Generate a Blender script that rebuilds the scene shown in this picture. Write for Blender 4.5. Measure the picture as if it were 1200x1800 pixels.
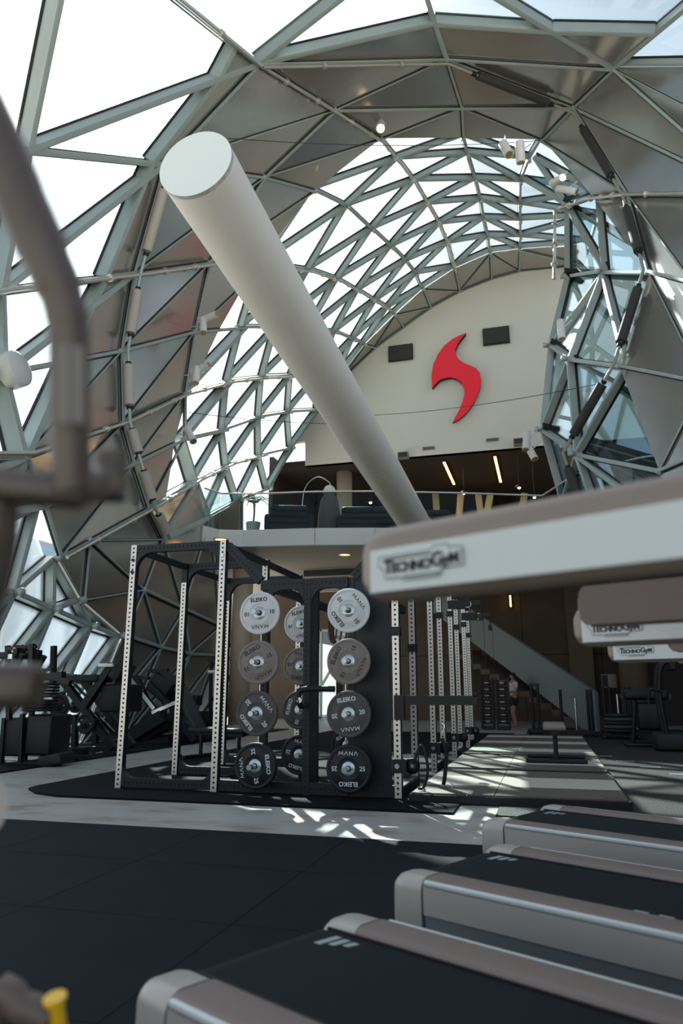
import bpy, bmesh, math, random
from mathutils import Vector, Matrix
random.seed(7)
R = math.radians
for o in list(bpy.data.objects): bpy.data.objects.remove(o)
S = bpy.context.scene
COL = S.collection

# ------------------------------------------------------------------ camera
PITCH = math.atan(313/1270.0); YAW = R(15.5); CAM = Vector((0, 0, 1.05)); FPX = 1270.0
cam = bpy.data.cameras.new('camera'); camo = bpy.data.objects.new('camera', cam); COL.objects.link(camo)
camo.location = CAM; camo.rotation_euler = (R(90)+PITCH, 0, YAW)
cam.sensor_fit = 'VERTICAL'; cam.sensor_height = 36; cam.sensor_width = 24; cam.lens = FPX/1800*36
cam.clip_start = .02; cam.clip_end = 600
cam.dof.use_dof = True; cam.dof.focus_distance = 8.0; cam.dof.aperture_fstop = 2.2
S.camera = camo

# ------------------------------------------------------------------ light
SUN_DIR = Vector((-.38, .6716, .636)).normalized()          # towards the sun
w = bpy.data.worlds.new('sky'); S.world = w; w.use_nodes = True
nt = w.node_tree; nt.nodes.clear()
sky = nt.nodes.new('ShaderNodeTexSky'); sky.sky_type = 'NISHITA'; sky.sun_disc = False
sky.sun_elevation = math.asin(SUN_DIR.z); sky.sun_rotation = math.atan2(SUN_DIR.x, SUN_DIR.y)
sky.altitude = 10; sky.air_density = 1.0; sky.dust_density = 1.6; sky.ozone_density = 1.0
bg = nt.nodes.new('ShaderNodeBackground'); bg.inputs[1].default_value = .2
out = nt.nodes.new('ShaderNodeOutputWorld')
hs = nt.nodes.new('ShaderNodeHueSaturation'); hs.inputs['Saturation'].default_value = .5
nt.links.new(sky.outputs[0], hs.inputs['Color']); nt.links.new(hs.outputs[0], bg.inputs[0]); nt.links.new(bg.outputs[0], out.inputs[0])
sl = bpy.data.lights.new('sun', 'SUN'); sl.energy = 13.0; sl.angle = R(.55); sl.color = (1, .95, .87)
so = bpy.data.objects.new('sun', sl); COL.objects.link(so)
so.rotation_euler = SUN_DIR.to_track_quat('Z', 'Y').to_euler()
vs = S.view_settings; vs.view_transform = 'Standard'; vs.look = 'None'; vs.gamma = 1; vs.use_curve_mapping = False
vs.exposure = 0.12
S.cycles.transparent_max_bounces = 24; S.cycles.max_bounces = 8

# ------------------------------------------------------------------ helpers
def at(x, y, Y):
    """point of the place seen at x, y of the photograph that lies in the plane Y"""
    u = (x-600)/FPX; v = (y-900)/FPX; cp, sp = math.cos(PITCH), math.sin(PITCH); c, s = math.cos(YAW), math.sin(YAW)
    f = cp+sp*v; d = Vector((u*c-f*s, u*s+f*c, sp-cp*v))
    return CAM+d*(Y/d.y)
def srgb(h):
    v = [int(h[i:i+2], 16)/255 for i in (0, 2, 4)]
    return tuple(((c+.055)/1.055)**2.4 if c > .04045 else c/12.92 for c in v)+(1,)
MATS = {}
def mat(name, col, rough=.5, metal=0, var=0, vscale=8, bump=0, bscale=60, spec=.5, emit=None, estr=0, stretch=None, coat=0):
    m = bpy.data.materials.new(name); m.use_nodes = True; n = m.node_tree; b = n.nodes['Principled BSDF']
    c = srgb(col) if isinstance(col, str) else col
    b.inputs['Base Color'].default_value = c; b.inputs['Roughness'].default_value = rough
    b.inputs['Metallic'].default_value = metal; b.inputs['Specular IOR Level'].default_value = spec
    b.inputs['Coat Weight'].default_value = coat
    tc = n.nodes.new('ShaderNodeTexCoord'); src = tc.outputs['Object']
    if stretch:
        mp = n.nodes.new('ShaderNodeMapping'); mp.inputs['Scale'].default_value = stretch
        n.links.new(src, mp.inputs[0]); src = mp.outputs[0]
    if var:
        t = n.nodes.new('ShaderNodeTexNoise'); t.inputs['Scale'].default_value = vscale; t.inputs['Detail'].default_value = 6
        n.links.new(src, t.inputs[0])
        r = n.nodes.new('ShaderNodeValToRGB'); r.color_ramp.elements[0].position = .3; r.color_ramp.elements[1].position = .72
        r.color_ramp.elements[0].color = tuple(max(0, k*(1-var)) for k in c[:3])+(1,)
        r.color_ramp.elements[1].color = tuple(min(1, k*(1+var)) for k in c[:3])+(1,)
        n.links.new(t.outputs[0], r.inputs[0]); n.links.new(r.outputs[0], b.inputs['Base Color'])
    if bump:
        t = n.nodes.new('ShaderNodeTexNoise'); t.inputs['Scale'].default_value = bscale; t.inputs['Detail'].default_value = 3
        n.links.new(src, t.inputs[0])
        bp = n.nodes.new('ShaderNodeBump'); bp.inputs['Strength'].default_value = bump; bp.inputs['Distance'].default_value = .02
        n.links.new(t.outputs[0], bp.inputs['Height']); n.links.new(bp.outputs[0], b.inputs['Normal'])
    if emit:
        b.inputs['Emission Color'].default_value = srgb(emit); b.inputs['Emission Strength'].default_value = estr
    MATS[name] = m; return m
def glassmat(name, tint, refl=.08, dirt=0.0, rough=.02, fk=.4):
    m = bpy.data.materials.new(name); m.use_nodes = True; n = m.node_tree; n.nodes.clear()
    o = n.nodes.new('ShaderNodeOutputMaterial'); tr = n.nodes.new('ShaderNodeBsdfTransparent'); tr.inputs[0].default_value = srgb(tint)
    gl = n.nodes.new('ShaderNodeBsdfGlossy'); gl.inputs['Roughness'].default_value = rough; gl.inputs[0].default_value = (.9, .95, 1, 1)
    fr = n.nodes.new('ShaderNodeFresnel'); fr.inputs[0].default_value = 1.45
    mu = n.nodes.new('ShaderNodeMath'); mu.operation = 'MULTIPLY_ADD'; mu.inputs[1].default_value = fk; mu.inputs[2].default_value = refl*.3
    n.links.new(fr.outputs[0], mu.inputs[0])
    mx = n.nodes.new('ShaderNodeMixShader'); n.links.new(mu.outputs[0], mx.inputs[0]); n.links.new(tr.outputs[0], mx.inputs[1]); n.links.new(gl.outputs[0], mx.inputs[2])
    last = mx.outputs[0]
    if dirt:
        tl = n.nodes.new('ShaderNodeBsdfTranslucent'); tl.inputs[0].default_value = (.85, .9, .95, 1)
        tc = n.nodes.new('ShaderNodeTexCoord'); mp = n.nodes.new('ShaderNodeMapping'); mp.inputs['Scale'].default_value = (1.5, 1.5, .25)
        no = n.nodes.new('ShaderNodeTexNoise'); no.inputs['Scale'].default_value = 2.2; no.inputs['Detail'].default_value = 8
        n.links.new(tc.outputs['Object'], mp.inputs[0]); n.links.new(mp.outputs[0], no.inputs[0])
        m2 = n.nodes.new('ShaderNodeMath'); m2.operation = 'MULTIPLY'; m2.inputs[1].default_value = dirt; n.links.new(no.outputs[0], m2.inputs[0])
        mx2 = n.nodes.new('ShaderNodeMixShader'); n.links.new(m2.outputs[0], mx2.inputs[0]); n.links.new(last, mx2.inputs[1]); n.links.new(tl.outputs[0], mx2.inputs[2]); last = mx2.outputs[0]
    n.links.new(last, o.inputs[0]); MATS[name] = m; return m

mat('steel', 'abb4b0', .42, .35, var=.06, vscale=5)
mat('gasket', '0a0c0f', .6)
mat('cladding', 'b1afaa', .21, .8, var=.06, vscale=.6, bump=.5, bscale=.9)
mat('wallwhite', 'd9d5cb', .75, var=.02, vscale=.7)
mat('soffit', 'b5aea4', .7)
mat('darkceil', '3a322e', .8)
mat('fascia', 'cfd6d2', .5)
mat('parapet', '737d7b', .6)
mat('pier', '6e6254', .8, var=.06, vscale=2)
mat('concrete', '5c5145', .85, var=.18, vscale=1.3, bump=.2, bscale=12)
mat('concretecol', 'b3a690', .8, var=.08, vscale=2)
mat('tube', 'ece8e0', .5, var=.015, vscale=2)
mat('tubecap', 'e6efec', .45)
mat('red', 'e0122e', .35, emit='ff1a3a', estr=.12)
mat('reddark', '3a0a10', .5)
mat('black', '07090c', .55, var=.15, vscale=30)
mat('blackmetal', '0b0f13', .45, .2, var=.12, vscale=14)
mat('rackblue', '10171d', .5, .15, var=.1, vscale=9)
mat('brushed', 'd6d2ca', .34, .75, var=.06, vscale=3, stretch=(40, 40, 1))
mat('chrome', 'd8dcde', .15, 1)
mat('hub', 'aab4b8', .25, .85, var=.1, vscale=60)
mat('plate10', 'cdd2d3', .6, var=.04, vscale=20)
mat('plate15', '7d7670', .62, var=.05, vscale=20)
mat('plate20', '4b4a48', .65, var=.06, vscale=20)
mat('plate25', '14181d', .6, var=.1, vscale=20)
mat('inkdark', '1c2024', .6)
mat('inklight', 'd2d6d8', .6)
mat('armtaupe', '8c8176', .45, .25, var=.03, vscale=90)
mat('handle', '625a53', .4, .3, var=.04, vscale=60)
mat('armbrown', '6b5f58', .5, .1, var=.05, vscale=120)
mat('armwhite', 'cdd6d4', .42, .15)
mat('deckgrey', 'b0ada5', .42, .25)
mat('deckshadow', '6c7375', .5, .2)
mat('decktrim', '80746d', .55, .15, var=.06, vscale=60, stretch=(1, 30, 1))
mat('belt', '0d1c20', .8, var=.15, vscale=220, spec=.2)
mat('stripe', '9eb0aa', .6)
mat('rubber', '0b181d', .8, var=.25, vscale=3.0, bump=.15, bscale=260, spec=.18)
mat('rubber2', '0b1116', .85, var=.2, vscale=3.0, bump=.15, bscale=260, spec=.15)
mat('platwood', 'cfc9bc', .4, var=.05, vscale=2, stretch=(1, 8, 1))
mat('platrubber', '5b564c', .7, var=.08, vscale=80)
mat('platframe', '12161a', .5, .2)
mat('marking', 'c4ccd0', .6)
mat('speaker', '33322f', .7, var=.15, vscale=200)
mat('vent', '8f8a82', .5)
mat('spotwhite', 'd6d4cf', .4)
mat('lampgold', 'b89a60', .3, .7)
mat('warm', 'ffd9a0', .4, emit='ffb45a', estr=9)
mat('warmdisc', 'ffe6c0', .4, emit='ffdca8', estr=14)
mat('warmdim', 'ffcf9a', .4, emit='ffb870', estr=3)
mat('exit', 'e8f4ec', .5, emit='dff5ea', estr=.6)
mat('exitgreen', '1d7a4a', .5)
mat('sofa', '1d2024', .55, var=.25, vscale=8, bump=.3, bscale=30)
mat('leatherpale', '8a8378', .5, var=.08, vscale=8)
mat('woven', '6d6a63', .8, var=.2, vscale=50, bump=.5, bscale=90)
mat('leaf', '6f7f55', .6, var=.2, vscale=12)
mat('trunk', '5a4a38', .8)
mat('skin', 'a97c62', .55)
mat('hair', '17110e', .5)
mat('clothwhite', 'c9cbc9', .8)
mat('clothdark', '14161a', .8)
mat('yellow', 'f2c21b', .4)
mat('wood', '7a5a3a', .5, var=.15, vscale=3, stretch=(1, 1, 8))
mat('extwall', 'b9b2a4', .85, var=.06, vscale=.4)
mat('extglass', '5c7688', .2, .3, var=.1, vscale=.1)
mat('extblue', '8ba6ba', .35, .2, var=.15, vscale=.25)
mat('ground', 'b8b4aa', .9, var=.1, vscale=.1)
mat('band', '6a4c36', .6)
glassmat('glass', 'eef7f8', .03, dirt=0, fk=.22)
glassmat('glassdirty', 'dde8ec', .05, dirt=.3)
glassmat('railglass', 'dfe8e7', .0, fk=.15)

# worn concrete floor: pale skin coat scuffed through to grey
m = bpy.data.materials.new('concretefloor'); m.use_nodes = True; n = m.node_tree; b = n.nodes['Principled BSDF']
tc = n.nodes.new('ShaderNodeTexCoord'); t1 = n.nodes.new('ShaderNodeTexNoise'); t1.inputs['Scale'].default_value = 1.6; t1.inputs['Detail'].default_value = 9; t1.inputs['Roughness'].default_value = .62
mp = n.nodes.new('ShaderNodeMapping'); mp.inputs['Scale'].default_value = (1, 1.8, 1); n.links.new(tc.outputs['Object'], mp.inputs[0]); n.links.new(mp.outputs[0], t1.inputs[0])
r = n.nodes.new('ShaderNodeValToRGB'); e = r.color_ramp.elements; e[0].position = .36; e[0].color = srgb('978d7e'); e[1].position = .47; e[1].color = srgb('adaea7')
e2 = r.color_ramp.elements.new(.8); e2.color = srgb('b9bab3')
n.links.new(t1.outputs[0], r.inputs[0]); n.links.new(r.outputs[0], b.inputs['Base Color']); b.inputs['Roughness'].default_value = .42; MATS['concretefloor'] = m
# speckled rubber granulate of the training track
m = bpy.data.materials.new('granulate'); m.use_nodes = True; n = m.node_tree; b = n.nodes['Principled BSDF']
tc = n.nodes.new('ShaderNodeTexCoord'); vo = n.nodes.new('ShaderNodeTexVoronoi'); vo.inputs['Scale'].default_value = 55; n.links.new(tc.outputs['Object'], vo.inputs[0])
r = n.nodes.new('ShaderNodeValToRGB'); e = r.color_ramp.elements; e[0].position = .12; e[0].color = srgb('746d60'); e[1].position = .28; e[1].color = srgb('0e0e0e')
n.links.new(vo.outputs[0], r.inputs[0]); n.links.new(r.outputs[0], b.inputs['Base Color']); b.inputs['Roughness'].default_value = .85; MATS['granulate'] = m

class MB:
    def __init__(s): s.v = []; s.f = []; s.m = []; s.mats = []; s.sm = []
    def mi(s, name):
        if name not in s.mats: s.mats.append(name)
        return s.mats.index(name)
    def add(s, vs, fs, mname, smooth=False):
        o = len(s.v); s.v += [tuple(x) for x in vs]; k = s.mi(mname)
        for f in fs: s.f.append([o+i for i in f]); s.m.append(k); s.sm.append(smooth)
        return s
    def box(s, c, d, m, rot=None, bev=0):
        x, y, z = d[0]/2, d[1]/2, d[2]/2; M = Matrix.Translation(Vector(c))
        if rot is not None: M = M @ (rot.to_4x4() if isinstance(rot, Matrix) else Matrix.Rotation(rot, 4, 'Z'))
        if bev <= 0:
            vs = [M @ Vector((a*x, b*y, e*z)) for a in (-1, 1) for b in (-1, 1) for e in (-1, 1)]
            return s.add(vs, [(0,1,3,2),(4,6,7,5),(0,4,5,1),(2,3,7,6),(0,2,6,4),(1,5,7,3)], m)
        bm = bmesh.new(); bmesh.ops.create_cube(bm, size=1)
        for v in bm.verts: v.co = Vector((v.co.x*d[0], v.co.y*d[1], v.co.z*d[2]))
        bmesh.ops.bevel(bm, geom=bm.edges[:], offset=min(bev, .49*min(d)), segments=3, affect='EDGES', profile=.5)
        bm.verts.index_update(); s.add([M @ v.co for v in bm.verts], [[v.index for v in f.verts] for f in bm.faces], m, True); bm.free(); return s
    def cyl(s, a, b, r, m, n=12, r2=None, caps=True, smooth=True):
        a = Vector(a); b = Vector(b); r2 = r if r2 is None else r2; d = b-a
        q = d.to_track_quat('Z', 'Y'); X = q @ Vector((1,0,0)); Y = q @ Vector((0,1,0)); vs = []
        for p, rr in ((a, r), (b, r2)):
            for k in range(n): t = 2*math.pi*k/n; vs.append(p+X*math.cos(t)*rr+Y*math.sin(t)*rr)
        s.add(vs, [(k, (k+1) % n, n+(k+1) % n, n+k) for k in range(n)], m, smooth)
        if caps: s.add(vs, [tuple(range(n-1, -1, -1)), tuple(range(n, 2*n))], m)
        return s
    def tube(s, pts, r, m, n=10, sub=0, caps=True):
        P = [Vector(p) for p in pts]
        if sub:
            Q = []
            for i in range(len(P)-1):
                p0 = P[max(i-1, 0)]; p1 = P[i]; p2 = P[i+1]; p3 = P[min(i+2, len(P)-1)]
                for k in range(sub):
                    t = k/sub; Q.append(.5*((2*p1)+(p2-p0)*t+(2*p0-5*p1+4*p2-p3)*t*t+(3*p1-p0-3*p2+p3)*t**3))
            Q.append(P[-1]); P = Q
        vs = []; up = None
        for i, p in enumerate(P):
            d = (P[min(i+1, len(P)-1)]-P[max(i-1, 0)]).normalized()
            if up is None: up = d.orthogonal().normalized()
            up = (up-d*up.dot(d)).normalized(); X = d.cross(up); rr = r[i*(len(r)-1)//max(1, len(P)-1)] if isinstance(r, (list, tuple)) else r
            for k in range(n): t = 2*math.pi*k/n; vs.append(p+up*math.cos(t)*rr+X*math.sin(t)*rr)
        L = len(P); fs = [(i*n+k, i*n+(k+1) % n, (i+1)*n+(k+1) % n, (i+1)*n+k) for i in range(L-1) for k in range(n)]
        s.add(vs, fs, m, True)
        if caps: s.add(vs, [tuple(range(n-1, -1, -1)), tuple((L-1)*n+k for k in range(n))], m)
        return s
    def lathe(s, prof, m, n=24, M=None, smooth=True):
        M = M or Matrix.Identity(4); vs = []; fs = []
        for (r, z) in prof:
            for k in range(n): t = 2*math.pi*k/n; vs.append(M @ Vector((r*math.cos(t), r*math.sin(t), z)))
        for i in range(len(prof)-1):
            for k in range(n): fs.append((i*n+k, i*n+(k+1) % n, (i+1)*n+(k+1) % n, (i+1)*n+k))
        return s.add(vs, fs, m, smooth)
    def prism(s, poly, vec, m, side=None):
        """polygon of 3D points pushed along vec"""
        n = len(poly); P = [Vector(p) for p in poly]; vec = Vector(vec); vs = P+[p+vec for p in P]
        s.add(vs, [tuple(range(n-1, -1, -1)), tuple(range(n, 2*n))], m)
        s.add(vs, [(k, (k+1) % n, n+(k+1) % n, n+k) for k in range(n)], side or m); return s
    def bar(s, a, b, w_, h, m, up=(0, 0, 1)):
        a = Vector(a); b = Vector(b); d = (b-a).normalized(); up = Vector(up); X = d.cross(up)
        if X.length < 1e-4: X = d.cross(Vector((1, 0, 0)))
        X.normalize(); U = X.cross(d); vs = []
        for p in (a, b):
            for (i, j) in ((-1,-1),(1,-1),(1,1),(-1,1)): vs.append(p+X*i*w_/2+U*j*h/2)
        return s.add(vs, [(3,2,1,0),(4,5,6,7),(0,1,5,4),(1,2,6,5),(2,3,7,6),(3,0,4,7)], m)
    def mesh(s, name):
        me = bpy.data.meshes.new(name); me.from_pydata(s.v, [], s.f)
        for k in s.mats: me.materials.append(MATS[k])
        me.polygons.foreach_set('material_index', s.m); me.polygons.foreach_set('use_smooth', s.sm); me.update()
        bm = bmesh.new(); bm.from_mesh(me); bmesh.ops.recalc_face_normals(bm, faces=bm.faces[:]); bm.to_mesh(me); bm.free()
        return me
    def build(s, name, parent=None, M=None): return link(name, s.mesh(name), parent, M)
def link(name, me, parent=None, M=None):
    o = bpy.data.objects.new(name, me); COL.objects.link(o)
    if parent: o.parent = parent
    if M is not None: o.matrix_basis = M
    return o
def tag(o, label=None, cat=None, group=None, kind=None):
    if label: o['label'] = label
    if cat: o['category'] = cat
    if group: o['group'] = group
    if kind: o['kind'] = kind
    return o
def thing(name, label, cat, loc=(0, 0, 0), rz=0, group=None):
    o = bpy.data.objects.new(name, None); COL.objects.link(o); o.location = loc; o.rotation_euler = (0, 0, rz)
    o.empty_display_size = .1
    return tag(o, label, cat, group)
def struct(name, label=None, cat=None):
    o = bpy.data.objects.new(name, None); COL.objects.link(o); o.empty_display_size = .1
    return tag(o, label, cat, None, 'structure')
def copy_tree(o, parent=None):
    c = o.copy(); COL.objects.link(c)
    if parent: c.parent = parent
    for ch in list(o.children): copy_tree(ch, c)
    return c
def text_mesh(s, size, mname, bold=0, depth=.0015, spacing=1):
    cu = bpy.data.curves.new('lettering', 'FONT'); cu.body = s; cu.size = size; cu.extrude = depth; cu.offset = bold
    cu.align_x = 'CENTER'; cu.align_y = 'CENTER'; cu.space_character = spacing
    o = bpy.data.objects.new('lettering', cu); COL.objects.link(o)
    dg = bpy.context.evaluated_depsgraph_get(); me = bpy.data.meshes.new_from_object(o.evaluated_get(dg))
    bpy.data.objects.remove(o); me.materials.clear(); me.materials.append(MATS[mname]); return me
# lettering first, while the scene is small
TXT = {}
for ink in ('inkdark', 'inklight'):
    TXT['eleiko', ink] = text_mesh('ELEIKO', .058, ink, bold=.0016, spacing=1.03)
    for k in ('10', '15', '20', '25'): TXT[k, ink] = text_mesh(k, .06, ink, bold=.0012)
    mb = MB(); h = .036; x = -.0935
    def st(a, b): mb.bar((a[0], a[1], 0), (b[0], b[1], 0), .0055, .003, ink)
    for ch in 'MANA':
        wd = {'M': .04, 'A': .036, 'N': .033}[ch]
        if ch == 'M': st((x, -h/2), (x+.003, h/2)); st((x+.003, h/2), (x+wd/2, -h/4)); st((x+wd/2, -h/4), (x+wd-.003, h/2)); st((x+wd-.003, h/2), (x+wd, -h/2))
        if ch == 'A': st((x, -h/2), (x+wd/2, h/2)); st((x+wd/2, h/2), (x+wd, -h/2))
        if ch == 'N': st((x, -h/2), (x, h/2)); st((x, h/2), (x+wd, -h/2)); st((x+wd, -h/2), (x+wd, h/2))
        x += wd+.014
    TXT['mana', ink] = mb.mesh('lettering')
TXT['technogym'] = text_mesh('ECHNO', .024, 'inkdark', bold=.0012, depth=.0008, spacing=1.0)
TXT['T'] = text_mesh('T', .034, 'inkdark', bold=.0012, depth=.0008)
TXT['G'] = text_mesh('G', .034, 'inkdark', bold=.0012, depth=.0008)
TXT['YM'] = text_mesh('yM', .026, 'inkdark', bold=.0012, depth=.0008)

# ================================================================== SETTING
# ------------------------------------------------------------------ floor
floor = struct('floor', 'pale worn concrete floor running under the black rubber mats')
mb = MB(); mb.prism([(-14, -3, 0), (14, -3, 0), (14, 42, 0), (-14, 42, 0)], (0, 0, -.15), 'concretefloor'); mb.build('slab', floor)
XS = [-5.77, -4.69, -3.61, -2.53, -1.45, -.37, .71, 1.79, 2.87]; YS = [5.42, 4.38, 3.36, 2.32, 1.28, .24, -.8, -1.84]
tile = MB().box((0, 0, .0095), (1.076, 1.036, .019), 'rubber').mesh('rubber_tile')
for x in XS:
    for y0, y1 in zip(YS[1:], YS[:-1]):
        link('rubber_tile', tile, floor, Matrix.Translation((x+.54, (y0+y1)/2, 0)) @ Matrix.Diagonal((1, (y1-y0-.004)/1.036, 1, 1)))
# long mat under the racks, with a chamfered corner, in three strips
T = .02
mb = MB(); mb.prism([(-5.55, 7.3, 0), (-5.5, 7.12, 0), (-5.2, 6.85, 0), (-4.83, 6.72, 0), (-3.6, 6.72, 0), (-3.6, 19, 0), (-5.55, 19, 0)], (0, 0, T), 'rubber2'); mb.build('rubber_mat', floor)
mb = MB(); mb.prism([(-3.596, 6.72, 0), (-2.104, 6.72, 0), (-2.104, 19, 0), (-3.596, 19, 0)], (0, 0, T), 'rubber2'); mb.build('rubber_mat', floor)
mb = MB(); mb.prism([(-2.1, 6.72, 0), (-.86, 6.72, 0), (-.86, 19, 0), (-2.1, 19, 0)], (0, 0, T), 'rubber2'); mb.build('rubber_mat', floor)
mb = MB(); mb.prism([(-6.9, 8.3, 0), (-6.9, 19.5, 0), (-11, 19.5, 0), (-11, 6.5, 0), (-7.3, 6.5, 0)], (0, 0, T), 'rubber2'); mb.build('rubber_mat', floor)
mb = MB(); mb.prism([(-.5, 6.72, 0), (8, 6.72, 0), (8, 22, 0), (-.5, 22, 0)], (0, 0, .012), 'granulate'); mb.build('training_track', floor)
for k in range(8):
    p = MB().box((1.55-.25*k, 10.5+k*.83, .0125), (.26, .035, .005), 'marking').build('lane_mark', floor)

# ------------------------------------------------------------------ gridshell
CX, CZ, RR = .75, 9.0, 10.0
ceiling = struct('ceiling', 'triangulated steel and glass shell with a helical band of grey metal panels')
NP = {}; NN = {}; TY = {}
def node(key, Y, th):
    a = R(th); NP[key] = Vector((CX+RR*math.cos(a), Y, CZ+RR*math.sin(a))); NN[key] = Vector((math.cos(a), 0, math.sin(a))); TY[key] = (Y, th)
TABLE = {  # longitudinal line -> (ring, station, angle)
 'L2': [(0,15.2,60.1),(1,19.0,76.9),(2,20.4,83.1),(3,21.7,88.7),(4,22.6,91.1),(5,23.7,93),(6,25,93.3),(7,26,93.5),(8,27.1,93.7),(9,27.9,94),(10,29.5,94.5)],
 'L1': [(0,13.7,106.5),(1,17.3,103.9),(2,19.3,102.6),(3,20.6,103.1),(4,21.5,102.7),(5,22.9,101.9),(6,24.1,101.4),(7,25.3,101.3),(8,26.5,100.9),(9,27.6,100.9),(10,29.5,101.5)],
 'L3': [(0,8.6,144.5),(1,13.9,132.5),(2,16.8,124),(3,18.9,117.9),(4,20.2,115.8),(5,21.6,113.7),(6,23.1,112.2),(7,24.5,110.8),(8,25.9,110),(9,27.7,109.9),(10,29.5,109.9)],
 'L4': [(-1,6.4,182),(0,9.9,167.2),(1,13.4,153.3),(2,16.7,140.1),(3,18.8,132.9),(4,20.6,128),(5,22.5,125),(6,24.1,122.4),(7,25.5,120.3),(8,26.7,119),(9,27.9,118.6),(10,29.5,118.2)],
 'L5': [(-1,6.2,201),(0,9.9,184.5),(1,13.8,169.1),(2,16.6,157.4),(3,19.1,148.8),(4,21.5,140.9),(5,23.3,136.3),(6,24.9,133.2),(7,26.4,130.4),(8,27.5,128.3),(9,28.2,127.5),(10,29.5,126.8)],
 'L6': [(-1,6.1,208),(0,9.9,194.2),(1,13.8,180.7),(2,17.0,168.6),(3,19.7,159.9),(4,21.7,154),(5,23.8,148.5),(6,25.6,142.9),(7,27.2,139.9),(8,28.2,138),(10,29.5,136.3)],
 'L7': [(-1,6.1,218),(0,10.0,203.8),(1,13.8,191.4),(2,17.0,179.5),(3,19.8,170.4),(4,22.1,163.9),(5,24.2,158.2),(6,26.4,152.5),(7,28,148.6),(10,29.5,146.2)],
 'L8': [(-1,6.1,224),(0,10.0,210.2),(1,14.0,196.9),(2,17.0,187.1),(3,19.9,179.5),(4,22.6,171.3),(5,25.0,165),(6,27.6,158.8),(10,29.5,156)],
 'L9': [(0,9.9,216),(1,14.1,203.4),(2,17.5,193.4),(3,20.2,185.6),(4,23.0,178.7),(5,26,171.5),(10,29.5,165)],
 'L10': [(1,14.3,207.8),(2,17.8,199.2),(3,20.8,191.4),(4,23.8,184.5),(10,29.5,174)],
}
for L, rows in TABLE.items():
    for (i, Y, th) in rows: node((L, i), Y, th)
# below the balcony level the shell stands almost upright
def wallnode(key, Y, z, x=-8.65):
    NP[key] = Vector((x, Y, z)); NN[key] = Vector((-1, 0, 0)); TY[key] = (Y, math.degrees(math.atan2(z-CZ, x-CX)) % 360)
for key, Y, z in ((('L6',-1),6.6,5.4),(('L7',-1),6.8,4.0),(('L8',-1),7.0,2.9),(('L8',0),10.91,4.32),(('L9',0),11.5,3.47),(('L9',1),14.49,5.13),(('L10',1),15.24,4.56)): wallnode(key, Y, z)
for i, (Y, z) in enumerate(((10.55,2.7),(11.62,2.52),(12.84,2.31),(13.9,2.19),(15.46,2.02),(16.91,1.94),(18.57,1.98))): wallnode(('K', i), Y, z)
for i, Y in enumerate((9.6,10.8,12.0,13.1,14.6,16.1,17.8)): wallnode(('B', i), Y, 0.0, -8.95)
wallnode(('P', 0), 12.37, 3.97); wallnode(('Q', 0), 12.35, 2.77); wallnode(('K', -1), 8.0, 2.6); wallnode(('B', -1), 7.6, 0.0, -8.95)
for i, (Y, z) in enumerate(((14.54,3.25),(16.49,3.03),(18.71,2.79))): wallnode(('D', i), Y, z)
wallnode(('D', 3), 21.5, 2.7, -9.2); wallnode(('K', 7), 21.5, 1.9, -9.2); wallnode(('B', 7), 20.8, 0, -9.4)
# the shell flares at the end wall: its last ring lies on the wall's rim
RIM = {'L6': at(660, 612, 29.5), 'L7': at(597, 672, 29.5), 'L8': at(545, 735, 29.5), 'L9': at(508, 785, 29.5), 'L10': at(480, 845, 29.5)}
for L, p in RIM.items(): NP[L, 10] = p
def ynear(th): # where glass gives way to metal, near side
    if th < 176: return 13.05
    if th < 205: return 13.05-(th-176)/29*3.15
    return 9.9
def yfar(th):
    P = [(100, 18.8), (135, 18.75), (157, 18.7), (168, 18.1), (180, 17.2), (198, 15.6), (204, 15.2), (206, 99)]
    for (a, u), (b, v) in zip(P, P[1:]):
        if th <= b: return u+(v-u)*max(0, (th-a))/(b-a)
    return 99
tris = []; edges = {}
def edge(a, b, kind):
    k = (a, b) if str(a) < str(b) else (b, a)
    if k not in edges: edges[k] = kind
def tri(a, b, c, mode): tris.append((a, b, c, mode))
SEQ = ['L10', 'L9', 'L8', 'L7', 'L6', 'L5', 'L4', 'L3', 'L1', 'L2']
for L in SEQ:
    rows = [i for (i, Y, t) in TABLE[L]]
    for a, b in zip(rows, rows[1:]): edge((L, a), (L, b), 'long')
for L, K in zip(SEQ, SEQ[1:]):
    for i in range(-1, 11):
        if (L, i) in NP and (K, i) in NP: edge((L, i), (K, i), 'ring')
    def nxt(Q, i):
        r = [k for (k, a, b) in TABLE[Q] if k > i]; return r[0] if r else None
    i, j = -1, -1
    while (L, i) not in NP: i += 1
    while (K, j) not in NP: j += 1
    i = j = max(i, j)
    if (K, i) in NP and (L, j) in NP:
        while True:  # walk both lines outwards, alternating
            ni, nj = nxt(L, i), nxt(K, j)
            if ni is None and nj is None: break
            back = (L, K) == ('L3', 'L1')
            adv_L = (nj is None) or (ni is not None and ((i <= j) if back else (i < j)))
            if ni is None: adv_L = False
            if adv_L:
                tri((L, i), (L, ni), (K, j), None); edge((L, ni), (K, j), 'diag' if ni != j else 'ring'); i = ni
            else:
                tri((L, i), (K, j), (K, nj), None); edge((L, i), (K, nj), 'diag' if i != nj else 'ring'); j = nj
G, O = 'g', 'o'
def fan(a, b, c, md):
    tri(a, b, c, md)
    for p, q in ((a, b), (b, c), (a, c)): edge(p, q, 'ring' if p[0] == q[0] else 'diag')
K = lambda i: ('K', i)
D = lambda i: ('D', i)
B = lambda i: ('B', i)
P0, Q0 = ('P', 0), ('Q', 0); L91, L101, L102 = ('L9', 1), ('L10', 1), ('L10', 2)
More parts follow.
